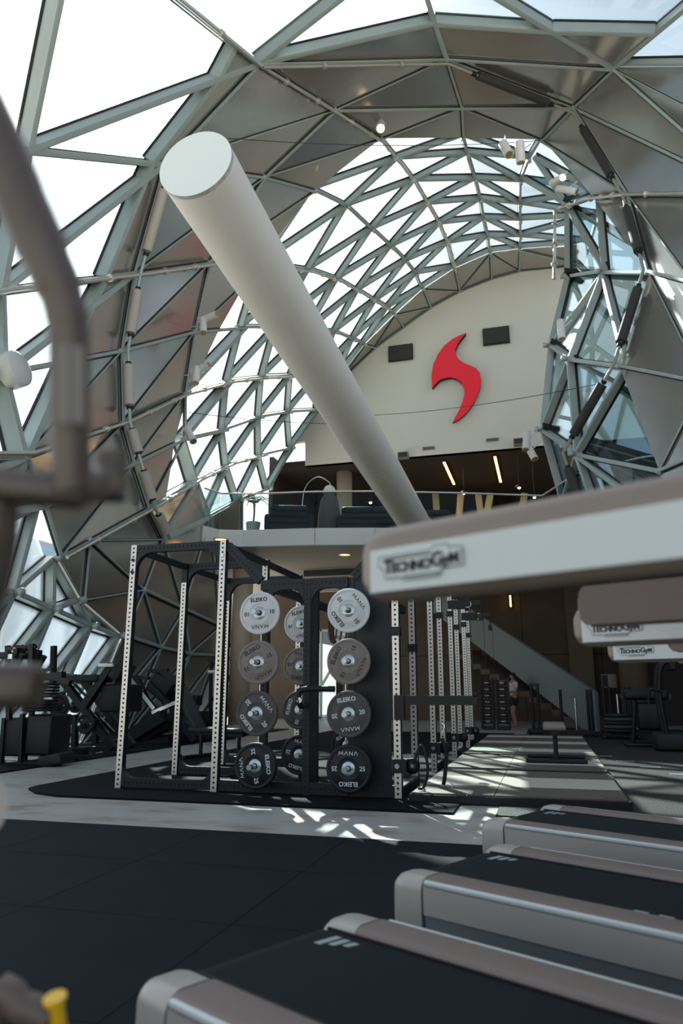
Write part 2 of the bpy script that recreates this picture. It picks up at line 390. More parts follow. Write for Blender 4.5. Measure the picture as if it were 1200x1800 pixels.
for t_ in ((('L8',-1),('L8',0),K(-1),G), (('L8',0),K(-1),K(0),G), (('L8',0),('L9',0),K(0),G), (('L9',0),K(0),K(1),G), (('L9',0),K(1),Q0,G), (Q0,K(1),K(2),G), (Q0,K(2),K(3),G),
           (('L9',0),Q0,P0,O), (P0,Q0,D(0),O), (Q0,K(3),D(0),O), (L91,P0,L101,O), (P0,D(0),L101,O), (L101,D(0),D(1),O), (L101,L102,D(1),O), (L102,D(1),D(2),O), (L102,D(2),D(3),O), (L102,('L10',3),D(3),O),
           (D(0),K(3),K(4),O), (D(0),D(1),K(4),O), (D(1),K(4),K(5),O), (D(1),D(2),K(5),O), (D(2),K(5),K(6),O), (D(2),D(3),K(6),O), (D(3),K(6),K(7),O)): fan(*t_)
for i in range(-1, 7):
    md = G if i < 3 else O
    fan(K(i), B(i), K(i+1), md); fan(B(i), K(i+1), B(i+1), md)
# funnel: the glazed hour-glass that pushes into the hall on the right
def fnode(key, p): NP[key] = Vector(p)
FC = (5.6, 20.5)
FUN = [[(985,367,22.5),(985,487,21.5),(955,607,20.5),(940,755,20.0),(975,885,19.8)],
       [(1038,347,21.0),(1047,477,19.5),(987,630,18.7),(1000,797,18.0),(1048,935,17.6)],
       [(1103,343,19.5),(1138,477,17.5),(1087,643,16.8),(1157,828,16.0),(1215,960,15.4)],
       [(1330,345,18.4),(1215,497,15.6),(1235,672,15.0),(1290,770,14.4),(1370,960,14.2)]]
for c, colm in enumerate(FUN):
    for r_, (x, y, Y) in enumerate(colm): fnode(('F%d' % c, r_), at(x, y, Y))
for r_ in range(5):   # the far side of the funnel, mirrored about its axis
    for c, q in ((4, 0), (5, 1), (6, 2), (7, 3)):
        p = NP['F%d' % q, r_]; fnode(('F%d' % c, r_), (2*FC[0]-p.x, 2*FC[1]-p.y, p.z))
for k in NP:
    if k[0].startswith('F'): d = Vector((FC[0]-NP[k].x, FC[1]-NP[k].y, .0)); NN[k] = d.normalized()
node(('X', 0), 20.4, 60)
def frow(c, d, zig, mode):
    for r_ in range(4):
        a, b, e, f = ('F%d' % c, r_), ('F%d' % d, r_), ('F%d' % c, r_+1), ('F%d' % d, r_+1)
        edge(a, b, 'ring'); edge(a, e, 'long'); edge(b, f, 'long'); edge(e, f, 'ring')
        if zig[r_]: tri(a, e, f, mode[r_][0]); tri(a, b, f, mode[r_][1]); edge(a, f, 'diag')
        else: tri(a, e, b, mode[r_][0]); tri(b, e, f, mode[r_][1]); edge(b, e, 'diag')
G, O = 'g', 'o'
frow(0, 1, (1, 0, 0, 0), ((G,G),)*4)
frow(1, 2, (1, 1, 0, 1), ((G,O),(G,G),(G,G),(G,G)))
frow(2, 3, (1, 1, 0, 0), ((O,O),(O,O),(O,O),(O,O)))
frow(3, 4, (0,)*4, ((O,O),(O,O),(O,O),(O,O)))
frow(4, 5, (0,)*4, ((G,G),)*4); frow(5, 6, (0, 1, 0, 1), ((G,G),)*4); frow(6, 7, (0, 0, 1, 1), ((G,G),)*4); frow(7, 0, (1, 0, 1, 0), ((G,G),)*4)
# crown of the funnel: ties it to the vault along L2
crown = [(('L2',1),('L2',2),('F3',0),O), (('L2',2),('F2',0),('F3',0),O), (('L2',2),('L2',3),('F2',0),O), (('L2',3),('F1',0),('F2',0),O),
         (('L2',3),('L2',4),('F1',0),G), (('L2',4),('F0',0),('F1',0),G), (('L2',4),('L2',5),('F0',0),G)]
for a, b, c, md in crown:
    tri(a, b, c, md); edge(a, c, 'long'); edge(b, c, 'long')
for i, c in ((6, 0), (7, 0), (8, 0), (9, 0), (10, 0)):
    pass
node(('X', 5), 24.2, 76); node(('X', 7), 26.2, 77); node(('X', 9), 28.0, 78); node(('X', 10), 29.5, 79)
NP['X', 5] = NP['X', 5]+Vector((0, 0, -.4))
for a, b, c, md in [(('L2',5),('F0',0),('X',5),G), (('L2',5),('L2',6),('X',5),G), (('L2',6),('L2',7),('X',7),G), (('L2',6),('X',5),('X',7),G), (('L2',7),('L2',8),('X',7),G),
                    (('L2',8),('L2',9),('X',9),G), (('L2',8),('X',7),('X',9),G), (('L2',9),('L2',10),('X',10),O), (('L2',9),('X',9),('X',10),O)]:
    tri(a, b, c, md); edge(a, c, 'ring'); edge(b, c, 'diag')
# near crown right of L2, panels running out of the frame
NP['R', 1] = at(1345, 262, 17.2); NN['R', 1] = Vector((.5, 0, .85))
NP['R', 0] = at(1500, 120, 16.5); NN['R', 0] = Vector((.5, 0, .85))
tri(('L2',1), ('F3',0), ('R',1), O); edge(('L2',1), ('R',1), 'diag'); edge(('F3',0), ('R',1), 'ring')
tri(('L2',1), ('R',1), ('R',0), O); edge(('R',0), ('L2',1), 'long'); tri(('L2',0), ('L2',1), ('R',0), G); edge(('L2',0), ('R',0), 'ring')
# ---- panels
def inset(P, d):
    c = sum(P, Vector())/len(P); o = []
    n_ = len(P)
    for i in range(n_):
        a, b, e = P[i-1], P[i], P[(i+1) % n_]; u = (a-b).normalized(); v = (e-b).normalized()
        s_ = max(.25, math.sin(u.angle(v)/2)); bis = (u+v)
        if bis.length < 1e-5: bis = c-b
        q = b+bis.normalized()*min(d/s_, (c-b).length*.6); o.append(q)
    return o
def pane(P, nrm, kind, dirty=False):
    if len(P) < 3: return
    area = sum((P[i]-P[0]).cross(P[i+1]-P[0]).length for i in range(1, len(P)-1))/2
    if area < .02: return
    m = MB()
    if kind == 'g':
        Q = [p+nrm*.33 for p in inset(P, .05)]; m.prism(Q, nrm*.03, 'glassdirty' if (sum(q.z for q in Q)/len(Q) < 4.6 and Q[0].y < 16) else 'glass'); m.build('glass_pane', ceiling)
    else:
        Q = [p+nrm*.06 for p in inset(P, .02)]; m.prism(Q, nrm*.05, 'cladding'); m.build('metal_panel', ceiling)
def clip(P, F, keep):
    o = []
    for i in range(len(P)):
        a, b, fa, fb = P[i], P[(i+1) % len(P)], F[i]*keep, F[(i+1) % len(P)]*keep
        if fa >= 0: o.append(a)
        if (fa > 0 and fb < 0) or (fa < 0 and fb > 0): o.append(a.lerp(b, fa/(fa-fb)))
    return o
cutbeams = []
B1 = Vector((CX+RR*math.cos(R(103.2)), 16.1, CZ+RR*math.sin(R(103.2))))
for a, b, c, md in tris:
    P = [NP[a], NP[b], NP[c]]; nrm = (NN[a]+NN[b]+NN[c]).normalized()
    if md: pane(P, nrm, md); continue
    js = {a[0], b[0], c[0]}; ii = [a[1], b[1], c[1]]; top = js <= {'L3', 'L1', 'L2', 'L4'}
    ym = sum(TY[k][0] for k in (a, b, c))/3
    if max(ii) >= 10 or (min(ii) >= 9): pane(P, nrm, 'o'); continue
    if top and min(ii) >= 3: pane(P, nrm, 'g'); continue
    if top and min(ii) >= 1: pane(P, nrm, 'o'); continue
    if top and min(ii) == 0 and 'L4' not in js:
        # glass stops half a metre short of ring 1, a metal closing panel follows
        F = [(-1.0 if k[1] == 0 else 1.0) for k in (a, b, c)]
        if js == {'L3', 'L1'}: F = [(-.55 if k == ('L1', 1) else (0.0 if k == ('L3', 1) else 1.0))*-1 for k in (a, b, c)]
        else: F = [(-.66 if k[1] == 0 else .34) for k in (a, b, c)]
        g = clip(P, F, -1); o = clip(P, F, 1)
        pane(g, nrm, 'g'); pane(o, nrm, 'o')
        cut = [p for p in g if all((p-q).length > 1e-4 for q in P)]+[q for q, f in zip(P, F) if f == 0]
        if len(cut) == 2: cutbeams.append((cut[0], cut[1], nrm))
        continue
    F = [TY[k][0]-ynear(TY[k][1]) for k in (a, b, c)]; g = clip(P, F, -1); o = clip(P, F, 1); pane(g, nrm, 'g')
    cut = [p for p in g if all((p-q).length > 1e-4 for q in P)]
    if len(cut) == 2 and len(o) > 2: cutbeams.append((cut[0], cut[1], nrm))
    if len(o) > 2:
        # second cut on the far side
        Fo = []
        for p in o:
            th = math.degrees(math.atan2(p.z-CZ, p.x-CX)) % 360; Fo.append(p.y-min(yfar(th), 60))
        pane(clip(o, Fo, 1), nrm, 'g'); pane(clip(o, Fo, -1), nrm, 'o')
# ---- bars: unit meshes, copied and stretched
def unitbar(wd, dp, gasket):
    m = MB(); m.box((0, .5, dp/2), (wd, 1, dp), 'steel')
    m.box((0, .5, .004), (wd*.55, 1, .03), 'steel')
    if gasket: m.box((0, .5, dp+.03), (wd+.05, 1, .06), 'gasket')
    else: m.box((0, .5, dp*.55), (wd+.03, 1, dp*.3), 'gasket')
    return m.mesh('steel_bar')
UB = {'deep': unitbar(.13, .32, True), 'mid': unitbar(.1, .18, True), 'flat': unitbar(.075, .1, False), 'thin': unitbar(.035, .07, False)}
clipm = MB(); clipm.box((0, 0, 0), (.22, .3, .12), 'gasket'); clipm = clipm.mesh('glazing_clamp')
BARS = []
def putbar(a, b, nrm, kind):
    d = b-a; L = d.length; y = d.normalized(); x = y.cross(nrm).normalized(); z = x.cross(y)
    M = Matrix((x, y, z)).transposed().to_4x4(); M.translation = a
    off = {'deep': 0, 'mid': .14, 'flat': -.03, 'thin': 0}[kind]
    M.translation = a+z*off
    BARS.append((L/(((a+b)/2)-CAM).length, kind, M @ Matrix.Diagonal((1, L, 1, 1))))
def isopaque(p):
    th = math.degrees(math.atan2(p.z-CZ, p.x-CX)) % 360; return ynear(th)-.01 < p.y < yfar(th)+.1
for (a, b), kind in edges.items():
    p, q = NP[a], NP[b]; nrm = (NN[a]+NN[b]).normalized(); mid = (p+q)/2
    fun = a[0][0] in 'FXRKDBPQ' or b[0][0] in 'FXRKDBPQ'
    if fun:
        adj = [md for (x, y, z, md) in tris if a in (x, y, z) and b in (x, y, z)]
        op = adj and all(k == 'o' for k in adj)
    else:
        top = {a[0], b[0]} <= {'L3', 'L1', 'L2', 'L4'}
        op = (min(a[1], b[1]) >= 1 and max(a[1], b[1]) <= 3 and not (a[1] == b[1] == 3)) if top else isopaque(mid)
        if max(a[1], b[1]) >= 10: op = True
    k = 'deep' if not op else ('thin' if kind == 'diag' else 'flat')
    if fun and k == 'flat' and a[0][0] == 'L': k = 'flat'
    if k == 'deep' and (mid.y > 18.5 or fun): k = 'mid'
    putbar(p, q, nrm, k)
for a, b, nrm in cutbeams: putbar(a, b, nrm, 'deep')
BARS.sort(key=lambda q: -q[0])
for sc, kind, M in BARS[:300]: link('steel_bar', UB[kind], ceiling, M)
bm = bmesh.new()   # the smallest, farthest bars as one part
for sc, kind, M in BARS[300:]:
    n0 = len(bm.verts); bm.from_mesh(UB[kind]); bm.verts.ensure_lookup_table(); bmesh.ops.transform(bm, matrix=M, verts=bm.verts[n0:])
me = bpy.data.meshes.new('far_steel_bars')
for k in UB['deep'].materials: me.materials.append(k)
bm.to_mesh(me); bm.free(); tag(link('far_steel_bars', me, ceiling), None, None, None, 'stuff')
# little node discs
nd = MB().lathe([(0, -.035), (.06, -.035), (.075, -.02), (.075, .1), (0, .1)], 'steel', 10).mesh('node_connector')
for k, p in NP.items():
    if k[1] in (10, -1) or k[0] in ('X', 'R', 'B'): continue
    q = NN[k].to_track_quat('Z', 'Y').to_matrix().to_4x4(); q.translation = p+NN[k]*.02; link('node_connector', nd, ceiling, q)
for kk in (('L6', 0),):   # pale round junction box on the left glazing
    m = MB(); M = NN[kk].to_track_quat('Z', 'Y').to_matrix().to_4x4(); M.translation = NP[kk]-NN[kk]*.12
    m.lathe([(0, -.18), (.3, -.18), (.33, -.15), (.33, .1), (0, .1)], 'spotwhite', 20); m.build('junction_box', ceiling, M)
# ------------------------------------------------------------------ outside
tag(MB().prism([(-250, -200, -.4), (250, -200, -.4), (250, 300, -.4), (-250, 300, -.4)], (0, 0, -.2), 'ground').build('floor_outside'), 'pale paved ground outside the shell', None, None, 'structure')
def tower(name, label, x0, x1, y0, y1, z1, nx, nz, wmat, gmat, win=(.5, .55)):
    t = thing(name, label, 'building', ((x0+x1)/2, y0, -.4)); t['group'] = 'buildings outside the shell'
    m = MB(); m.box((0, (y1-y0)/2, z1/2), (x1-x0, y1-y0, z1), wmat); m.build('wall', t)
    cw, ch = (x1-x0)/nx, z1/nz
    fr = MB(); fr.box((0, 0, 0), (cw*win[0]+.3, .2, ch*win[1]+.3), 'fascia'); fr = fr.mesh('window')
    gl = MB(); gl.box((0, -.08, 0), (cw*win[0], .16, ch*win[1]), gmat); gl = gl.mesh('pane')
    for i in range(nx):
        for k in range(nz):
            f = link('window', fr, t, Matrix.Translation((-(x1-x0)/2+(i+.5)*cw, 0, (k+.5)*ch))); link('pane', gl, f)
    return t
tower('apartment_tower', 'pale concrete tower with small square windows seen through the glazed funnel', 14.5, 34, 60, 75, 41, 8, 12, 'extwall', 'extglass')
tower('office_block', 'low blue glass office block behind the left glazing', -64, -38, 45, 60, 13, 8, 4, 'extblue', 'extglass', (.8, .7))
tower('glass_hall', 'blue glazed hall with slim joints right behind the funnel', 6.5, 30, 38, 46, 19, 9, 5, 'extblue', 'extglass', (.9, .85))

# ------------------------------------------------------------------ end wall and upper floor
YW = 29.5
rim = [at(508, 778, YW), at(545, 735, YW), at(597, 672, YW), at(660, 612, YW)]
for th in (126.8, 118.2, 109.9, 101.5, 94.5, 86, 79, 68, 56, 44, 30, 15): rim.append(Vector((CX+RR*math.cos(R(th)), YW, CZ+RR*math.sin(R(th)))))
ZB = 10.85
poly = rim+[Vector((10.6, YW, ZB)), Vector((at(536, 823, YW).x, YW, ZB)), Vector((at(536, 775, YW).x, YW, at(536, 775, YW).z))]
MBw = MB(); MBw.prism(poly, (0, .3, 0), 'wallwhite')
tag(MBw.build('wall_end'), 'white arched end wall carrying the red emblem', None, None, 'structure')
mb = MB(); mb.prism([(-11.5, YW+.01, ZB), (11, YW+.01, ZB), (11, 42, ZB), (-11.5, 42, ZB)], (0, 0, .25), 'darkceil')
tag(mb.build('ceiling_mezzanine'), 'dark brown ceiling of the upper lounge behind the white wall', None, None, 'structure')
tag(MB().box((0, 42.1, 7.5), (24, .2, 8), 'wood').build('wall_mezzanine'), 'dark timber back wall of the upper lounge', None, None, 'structure')
tag(MB().box((-11.6, 36, 7.5), (.2, 12.5, 8), 'darkceil').build('wall_mezzanine_left'), 'dark side wall of the upper lounge', None, None, 'structure')
ZF = 5.38
def edgepts(n=14):
    K = [(-8.75, 17.4), (-8.55, 18.0), (-7.9, 18.25), (-5.9, 18.55), (-4.3, 18.95), (-2.1, 19.75), (.2, 20.7), (1.1, 18.6), (3, 17.4), (9.4, 16.4)]  # right end pulled forward, shaped to keep skylight off the space below
    return K
EP = edgepts()
slab = struct('floor_mezzanine', 'pale curved edge and beige underside of the upper floor slab')
top = [Vector((x, y, ZF)) for x, y in EP]+[Vector((9.4, 42, ZF)), Vector((-11.5, 42, ZF)), Vector((-11.5, 26, ZF)), Vector((-9.6, 20, ZF))]
m = MB(); m.prism([p-Vector((0, 0, .12)) for p in top], (0, 0, .12), 'concretefloor'); m.build('slab', slab)
m = MB(); m.prism([p-Vector((0, 0, .46)) for p in top], (0, 0, .05), 'soffit'); m.build('soffit', slab)
for (a, b) in zip(EP, EP[1:]):
    A = Vector((a[0], a[1], ZF)); B = Vector((b[0], b[1], ZF)); nrm = Vector((B.y-A.y, -(B.x-A.x), 0)).normalized()
    m = MB(); g = (B-A).normalized()*.006
    m.prism([A+g+nrm*.04, B-g+nrm*.04, B-g-nrm*.1, A+g-nrm*.1], (0, 0, -.47), 'fascia'); m.build('fascia_panel', slab)
# glass balustrade
bal = thing('glass_balustrade', 'clear glass balustrade with slim steel handrail along the upper floor edge', 'balustrade', (0, 0, ZF))
dens = []
for (a, b), k in zip(zip(EP, EP[1:]), (1, 1, 1, 1, 2, 2, 1, 4)):
    for i in range(k): dens.append((a[0]+(b[0]-a[0])*i/k, a[1]+(b[1]-a[1])*i/k))
dens.append(EP[-1])
for a, b in zip(dens, dens[1:]):
    A = Vector((a[0], a[1]+.06, 0)); B = Vector((b[0], b[1]+.06, 0)); g = (B-A).normalized()*.012
    m = MB(); m.prism([A+g, B-g, B-g+Vector((0, .02, 0)), A+g+Vector((0, .02, 0))], (0, 0, 1.04), 'railglass'); m.build('glass_panel', bal)
m = MB(); m.tube([(x, y+.07, 1.07) for x, y in dens], .028, 'brushed', 8); m.build('handrail', bal)
# lower back wall in concrete panels, set back under the slab
cw = struct('wall_back', 'raw concrete back wall with panel joints under the upper floor')
xs = [-5.8, -2.95, -.75, 1.85, 4.6, 7.5, 10.5]
for x0, x1 in zip(xs, xs[1:]):
    if x0 < -6: continue
    for z0, z1 in ((0, 2.25), (2.27, 4.92)):
        MB().box(((x0+x1)/2, 26.8, (z0+z1)/2), (x1-x0-.02, .2, z1-z0), 'concrete').build('concrete_panel', cw)
MB().box((2.45, 27.0, 2.45), (16.5, .2, 4.9), 'black').build('backing', cw)
wn = struct('window_1', 'tall glazed opening at the far left under the balcony')
for x in (-8.95, -8.25): MB().box((x+.35, 26.85, 1.65), (.64, .03, 3.2), 'glassdirty').build('glass_pane', wn)
for x in (-8.95, -8.25, -7.55): MB().box((x, 26.85, 1.65), (.07, .16, 3.3), 'steel').build('mullion', wn)
for z in (.05, 3.27): MB().box((-8.25, 26.85, z), (1.47, .16, .07), 'steel').build('rail', wn)
MB().bar((-8.9, 26.8, .1), (-7.6, 26.8, 2.2), .08, .1, 'steel', up=(0, 1, 0)).build('brace', wn)
for x, z, w_, h in ((-10.3, 2.46, 2.6, 4.92), (-6.7, 2.46, 1.6, 4.92), (-8.25, 4.12, 1.5, 1.6)): MB().box((x, 26.85, z), (w_, .2, h), 'concrete').build('concrete_panel', cw)
tag(MB().box((9.6, 11, 2.45), (.25, 31, 4.9), 'darkceil').build('wall_added_right'), 'unseen dark side wall added right of the track to darken the hall', None, None, 'structure')  # out of view, added to cut the light in the lower hall
tag(MB().box((1.15, 26.3, 2.46), (.75, .7, 4.9), 'pier').build('trim_pier'), 'smooth beige concrete pier beside the stair', None, None, 'structure')
tag(MB().box((6.1, 24.8, 2.45), (7.4, .25, 4.9), 'darkceil').build('wall_back_right'), 'dark wall of the corridor right of the stair', None, None, 'structure')
p = at(421, 1200, 19.6)
col = thing('concrete_column', 'round beige concrete column behind the rack with the white plates', 'column', (p.x, p.y, 0))
MB().lathe([(.0, 0), (.3, 0), (.3, 4.92), (0, 4.92)], 'concretecol', 28).build('shaft', col)
MB().lathe([(.3, 0), (.33, 0), (.33, .1), (.3, .1)], 'concretecol', 28).build('base', col)
p = at(605, 850, 31)
c2 = thing('upper_column', 'round cream column standing in the upper lounge behind the sofas', 'column', (p.x, 31, ZF))
MB().lathe([(0, 0), (.36, 0), (.36, ZB-ZF), (0, ZB-ZF)], 'concretecol', 24).build('shaft', c2)
p = at(1115, 1200, 24)
c3 = thing('corridor_column', 'round grey column in the dark corridor right of the stair', 'column', (p.x, 24, 0))
MB().lathe([(0, 0), (.42, 0), (.42, 4.92), (0, 4.92)], 'pier', 24).build('shaft', c3)
# white wall strip with a long dark grille under the balcony
p = at(560, 1010, 22)
m = MB().box((p.x-.3, 22.6, 4.55), (6.2, .3, .74), 'wallwhite'); tag(m.build('trim_bulkhead'), 'white bulkhead under the balcony holding a long dark grille', None, None, 'structure')
gr = thing('air_grille', 'long dark slotted air grille under the curved balcony', 'grille', (p.x+.3, 22.44, at(575, 1006, 22.4).z))
MB().box((0, 0, 0), (1.9, .03, .2), 'black').build('frame', gr)
for k in range(5): MB().box((0, -.02, -.07+k*.035), (1.84, .03, .008), 'vent').build('slat', gr)

# stair parapet
A = Vector((1.2, 20.4, 0)); B = Vector((-4, 26, 0)); dv = (B-A).normalized()
st = thing('stair', 'straight stair with a solid white parapet climbing to the left', 'stair', A)
def sp(s, z): return dv*s+Vector((0, 0, z))
m = MB(); nrm = Vector((-dv.y, dv.x, 0))
m.prism([sp(.08, 0.0), sp(.05, 1.0), sp(.28, 1.12), sp(7.5, 4.88), sp(7.5, 3.85), sp(.9, .3), sp(.5, 0)], nrm*-.12, 'parapet'); m.build('parapet', st)
for k in range(14):
    s0 = .5+k*.29*1.53; m = MB(); a = sp(s0, .17*(k+1))-nrm*.16
    m.prism([a, a+dv*.46, a+dv*.46-nrm*1.1, a-nrm*1.1], (0, 0, -.16), 'concrete'); m.build('step', st)
# corridor sign plate and wall lamp
wl = thing('wall_lamp', 'small warm wall lamp glowing on the concrete wall', 'lamp', at(897, 1057, 26.66))
MB().box((0, -.03, 0), (.08, .06, .5), 'blackmetal').build('backplate', wl)
MB().cyl((0, -.08, -.2), (0, -.08, .2), .025, 'warm', 10).build('tube', wl)
sg = thing('wall_sign', 'small square metal sign on the dark corridor wall', 'sign', at(1070, 1197, 24.65))
MB().box((0, 0, 0), (.45, .04, .42), 'vent', bev=.01).build('plate', sg)
MB().box((-.12, -.025, .0), (.18, .01, .36), 'speaker').build('symbol_field', sg)

# ------------------------------------------------------------------ on the white wall
emb = thing('red_emblem', 'glowing red curved S-shaped emblem on the white end wall', 'emblem', at(800, 665, YW-.3))
E0 = at(800, 665, YW-.3)
def ep(x, y): q = at(x, y, YW-.3)-E0; return (q.x, 0, q.z)
outl = [(819,585),(806,590),(793,597),(780,608),(769,623),(761,641),(758,660),(759,683),(764,676),(772,668),(783,664),(793,663),(803,666),(811,672),(815,681),(816,692),(813,705),(807,720),(800,733),(795,743),(806,737),(818,727),(829,713),(838,696),(844,680),(845,667),(843,655),(836,647),(826,642),(815,638),(806,632),(801,624),(800,614),(804,604),(811,594)]
m = MB(); m.prism([ep(*q) for q in outl], (0, .1, 0), 'red', 'reddark'); m.build('face', emb)
m = MB(); m.prism([tuple(Vector(ep(*q))*.985) for q in outl], (0, .1, 0), 'reddark'); e_ = m.build('backing', emb); e_.location = (0, .12, 0)
for (x0, y0, x1, y1, lab) in ((682, 606, 725, 633, 'left'), (848, 575, 895, 604, 'right')):
    c = at((x0+x1)/2, (y0+y1)/2, YW-.13); wd = at(x1, (y0+y1)/2, YW).x-at(x0, (y0+y1)/2, YW).x; hh = at(x0, y0, YW).z-at(x0, y1, YW).z
    s_ = thing('loudspeaker_panel', 'dark grey rectangular speaker panel on the white wall, %s of the red emblem' % ('left' if lab == 'left' else 'upper right'), 'speaker', c, group='speaker panels on the end wall')
    MB().box((0, .05, 0), (wd, .1, hh), 'black').build('housing', s_)
    MB().box((0, -.01, 0), (wd-.06, .03, hh-.06), 'speaker').build('grille', s_)
for (x, y, lab) in ((753, 788, 'left of the long ceiling lights'), (865, 773, 'above the right ceiling light')):
    v = thing('wall_vent', 'narrow grey air vent low on the white wall, %s' % ('left one' if x < 800 else 'right one'), 'vent', at(x, y, YW-.03), group='vents on the end wall')
    MB().box((0, 0, 0), (.52, .06, .13), 'vent').build('frame', v)
    for k in range(3): MB().box((0, -.035, -.035+k*.035), (.46, .015, .012), 'speaker').build('slat', v)
for (x, y, lab) in ((708, 800, 'next to the white tube'), (912, 776, 'next to the glazed funnel')):
    v = thing('box_loudspeaker', 'small grey box speaker under the white wall, %s' % lab, 'speaker', at(x, y, YW-.25), group='small box speakers')
    MB().box((0, .1, 0), (.46, .3, .28), 'vent', bev=.02).build('cabinet', v); MB().box((0, -.06, 0), (.4, .02, .22), 'speaker').build('grille', v)
for (x, y0, y1, lab) in ((-3.75, 30.3, 34.0, 'left of the two'), (-1.55, 30.1, 34.2, 'right of the two')):
    v = thing('linear_ceiling_light', 'warm linear strip light under the dark ceiling, %s' % lab, 'lamp', (x, (y0+y1)/2, ZB-.06), group='strip lights of the upper lounge')
    MB().box((0, 0, 0), (.14, y1-y0, .07), 'blackmetal').build('housing', v); MB().box((0, 0, -.04), (.1, y1-y0-.05, .03), 'warm').build('diffuser', v)
    l = bpy.data.lights.new('strip', 'AREA'); l.shape = 'RECTANGLE'; l.size = .1; l.size_y = y1-y0; l.energy = 60; l.color = (1, .72, .42)
    lo = bpy.data.objects.new('light', l); COL.objects.link(lo); lo.parent = v; lo.location = (0, 0, -.08)
for i, (x, y, Y, lab) in enumerate(((815, 867, 31, 'nearest the white tube'), (912, 857, 30, 'under the right strip light'), (939, 874, 30, 'beside the glazed funnel'), (651, 883, 29, 'behind the dark sofas'))):
    q = at(x, y, Y); v = thing('pendant_lamp', 'tiny glowing pendant lamp on a thin rod, %s' % lab, 'lamp', q, group='pendant lamps of the upper lounge')
    MB().cyl((0, 0, .1), (0, 0, ZB-q.z), .012, 'black', 6).build('rod', v); MB().lathe([(0, .12), (.05, .12), (.2, .02), (.2, 0), (0, 0)], 'blackmetal', 12).build('shade', v)
    MB().lathe([(0, -.07), (.06, -.03), (.06, .02), (0, .03)], 'warmdisc', 10).build('bulb', v)
q = at(655, 826, 29.3)
v = thing('exit_sign', 'lit white and green emergency exit sign below the white wall', 'sign', q)
MB().box((0, 0, 0), (.85, .06, .3), 'exit').build('panel', v)
MB().box((-.3, -.035, 0), (.14, .01, .22), 'exitgreen').build('door_symbol', v)
m = MB(); m.box((-.08, -.035, 0), (.16, .01, .05), 'exitgreen'); m.prism([(.0, -.04, .08), (.0, -.04, -.08), (.12, -.04, 0)], (0, .01, 0), 'exitgreen'); m.build('arrow_symbol', v)
m = MB(); m.tube([(.25, -.04, -.1), (.3, -.04, 0), (.36, -.04, -.1)], .018, 'exitgreen', 6); m.cyl((.3, -.045, .06), (.3, -.035, .06), .03, 'exitgreen', 8); m.build('running_symbol', v)
# long white counter at the back of the lounge; slanted struts model a glass reflection
m = MB(); q = at(850, 905, 31)
ct = thing('counter', 'long white counter at the back of the upper lounge behind the glass', 'counter', (q.x+1, 31, ZF)); MB().box((0, 0, .95), (9.5, .7, .1), 'fascia').build('top', ct); MB().box((0, .1, .45), (9.3, .5, .9), 'black').build('front', ct)
for i, (x0, x1, lab) in enumerate(((765, 775, 'first'), (810, 790, 'second'), (862, 822, 'third'), (840, 858, 'fourth'), (922, 882, 'fifth'))):
    a = at(x0, 868, 35); b = at(x1, 905, 35); b.z = ZF
    v = thing('reflected_strut', 'slanted bar shaped after a reflection in the rail glass, %s from the white tube' % lab, 'strut', b, group='struts shaped after a reflection')
    MB().bar((0, 0, 0), (a-b), .3, .3, 'concretecol').build('post', v); MB().box((0, 0, .05), (.5, .5, .1), 'black').build('foot', v)

# ------------------------------------------------------------------ the white tube
A = Vector((-3.3, 6.0, 6.56)); B = Vector((-3.22, 19.75, 5.42)); d = B-A
tb = thing('white_tube', 'thick white round tube running from the balcony edge towards the camera', 'tube', B)
m = MB(); m.cyl(A-B, (0, 0, 0), .425, 'tube', 64, caps=False); m.build('shell', tb)
m = MB(); u = d.normalized(); m.cyl(A-B-u*.004, A-B+u*.05, .425, 'tubecap', 64, smooth=False); m.build('end_cap', tb)
for f in (.93, .62): m = MB(); m.cyl(A-B+d*f, A-B+d*f+u*.012, .4275, 'tube', 64); m.build('joint_ring', tb)
m = MB(); m.cyl(-u*.12, u*.2, .47, 'fascia', 48); m.build('collar', tb)

# ------------------------------------------------------------------ lounge on the balcony
def sofa(loc, rz, w_, label):
    t = thing('lounge_sofa', label, 'sofa', loc, rz, 'dark quilted sofas on the balcony')
    for k in range(4):
        m = MB(); m.box((0, -.42+.05*k, .16+.19*k), (w_-.03*k, .3, .23), 'sofa', bev=.1); m.build('back_roll', t)
    m = MB(); m.box((0, .1, .2), (w_, .9, .36), 'sofa', bev=.12); m.build('seat', t)
    for s_ in (-1, 1): m = MB(); m.box((s_*w_/2, 0, .32), (.22, .9, .52), 'sofa', bev=.1); m.build('arm_roll', t)
sofa((-6.95, 19.35, ZF), R(20), 1.2, 'small dark quilted sofa beside the palm on the balcony')
sofa((-4.85, 20.1, ZF), R(15), 1.5, 'dark quilted sofa in the middle of the balcony row')
sofa((-3.2, 21.0, ZF), R(10), 1.5, 'dark quilted sofa half hidden by the white tube')
t = thing('potted_palm', 'pale feathery palm in a pot at the balcony corner', 'plant', (-7.95, 19.05, ZF))
MB().lathe([(0, 0), (.16, 0), (.22, .4), (.2, .4), (.18, .36), (0, .36)], 'fascia', 16).build('pot', t)
MB().tube([(0, 0, .3), (.03, 0, .7), (0, .02, 1.0)], .03, 'trunk', 8, sub=3).build('stem', t)
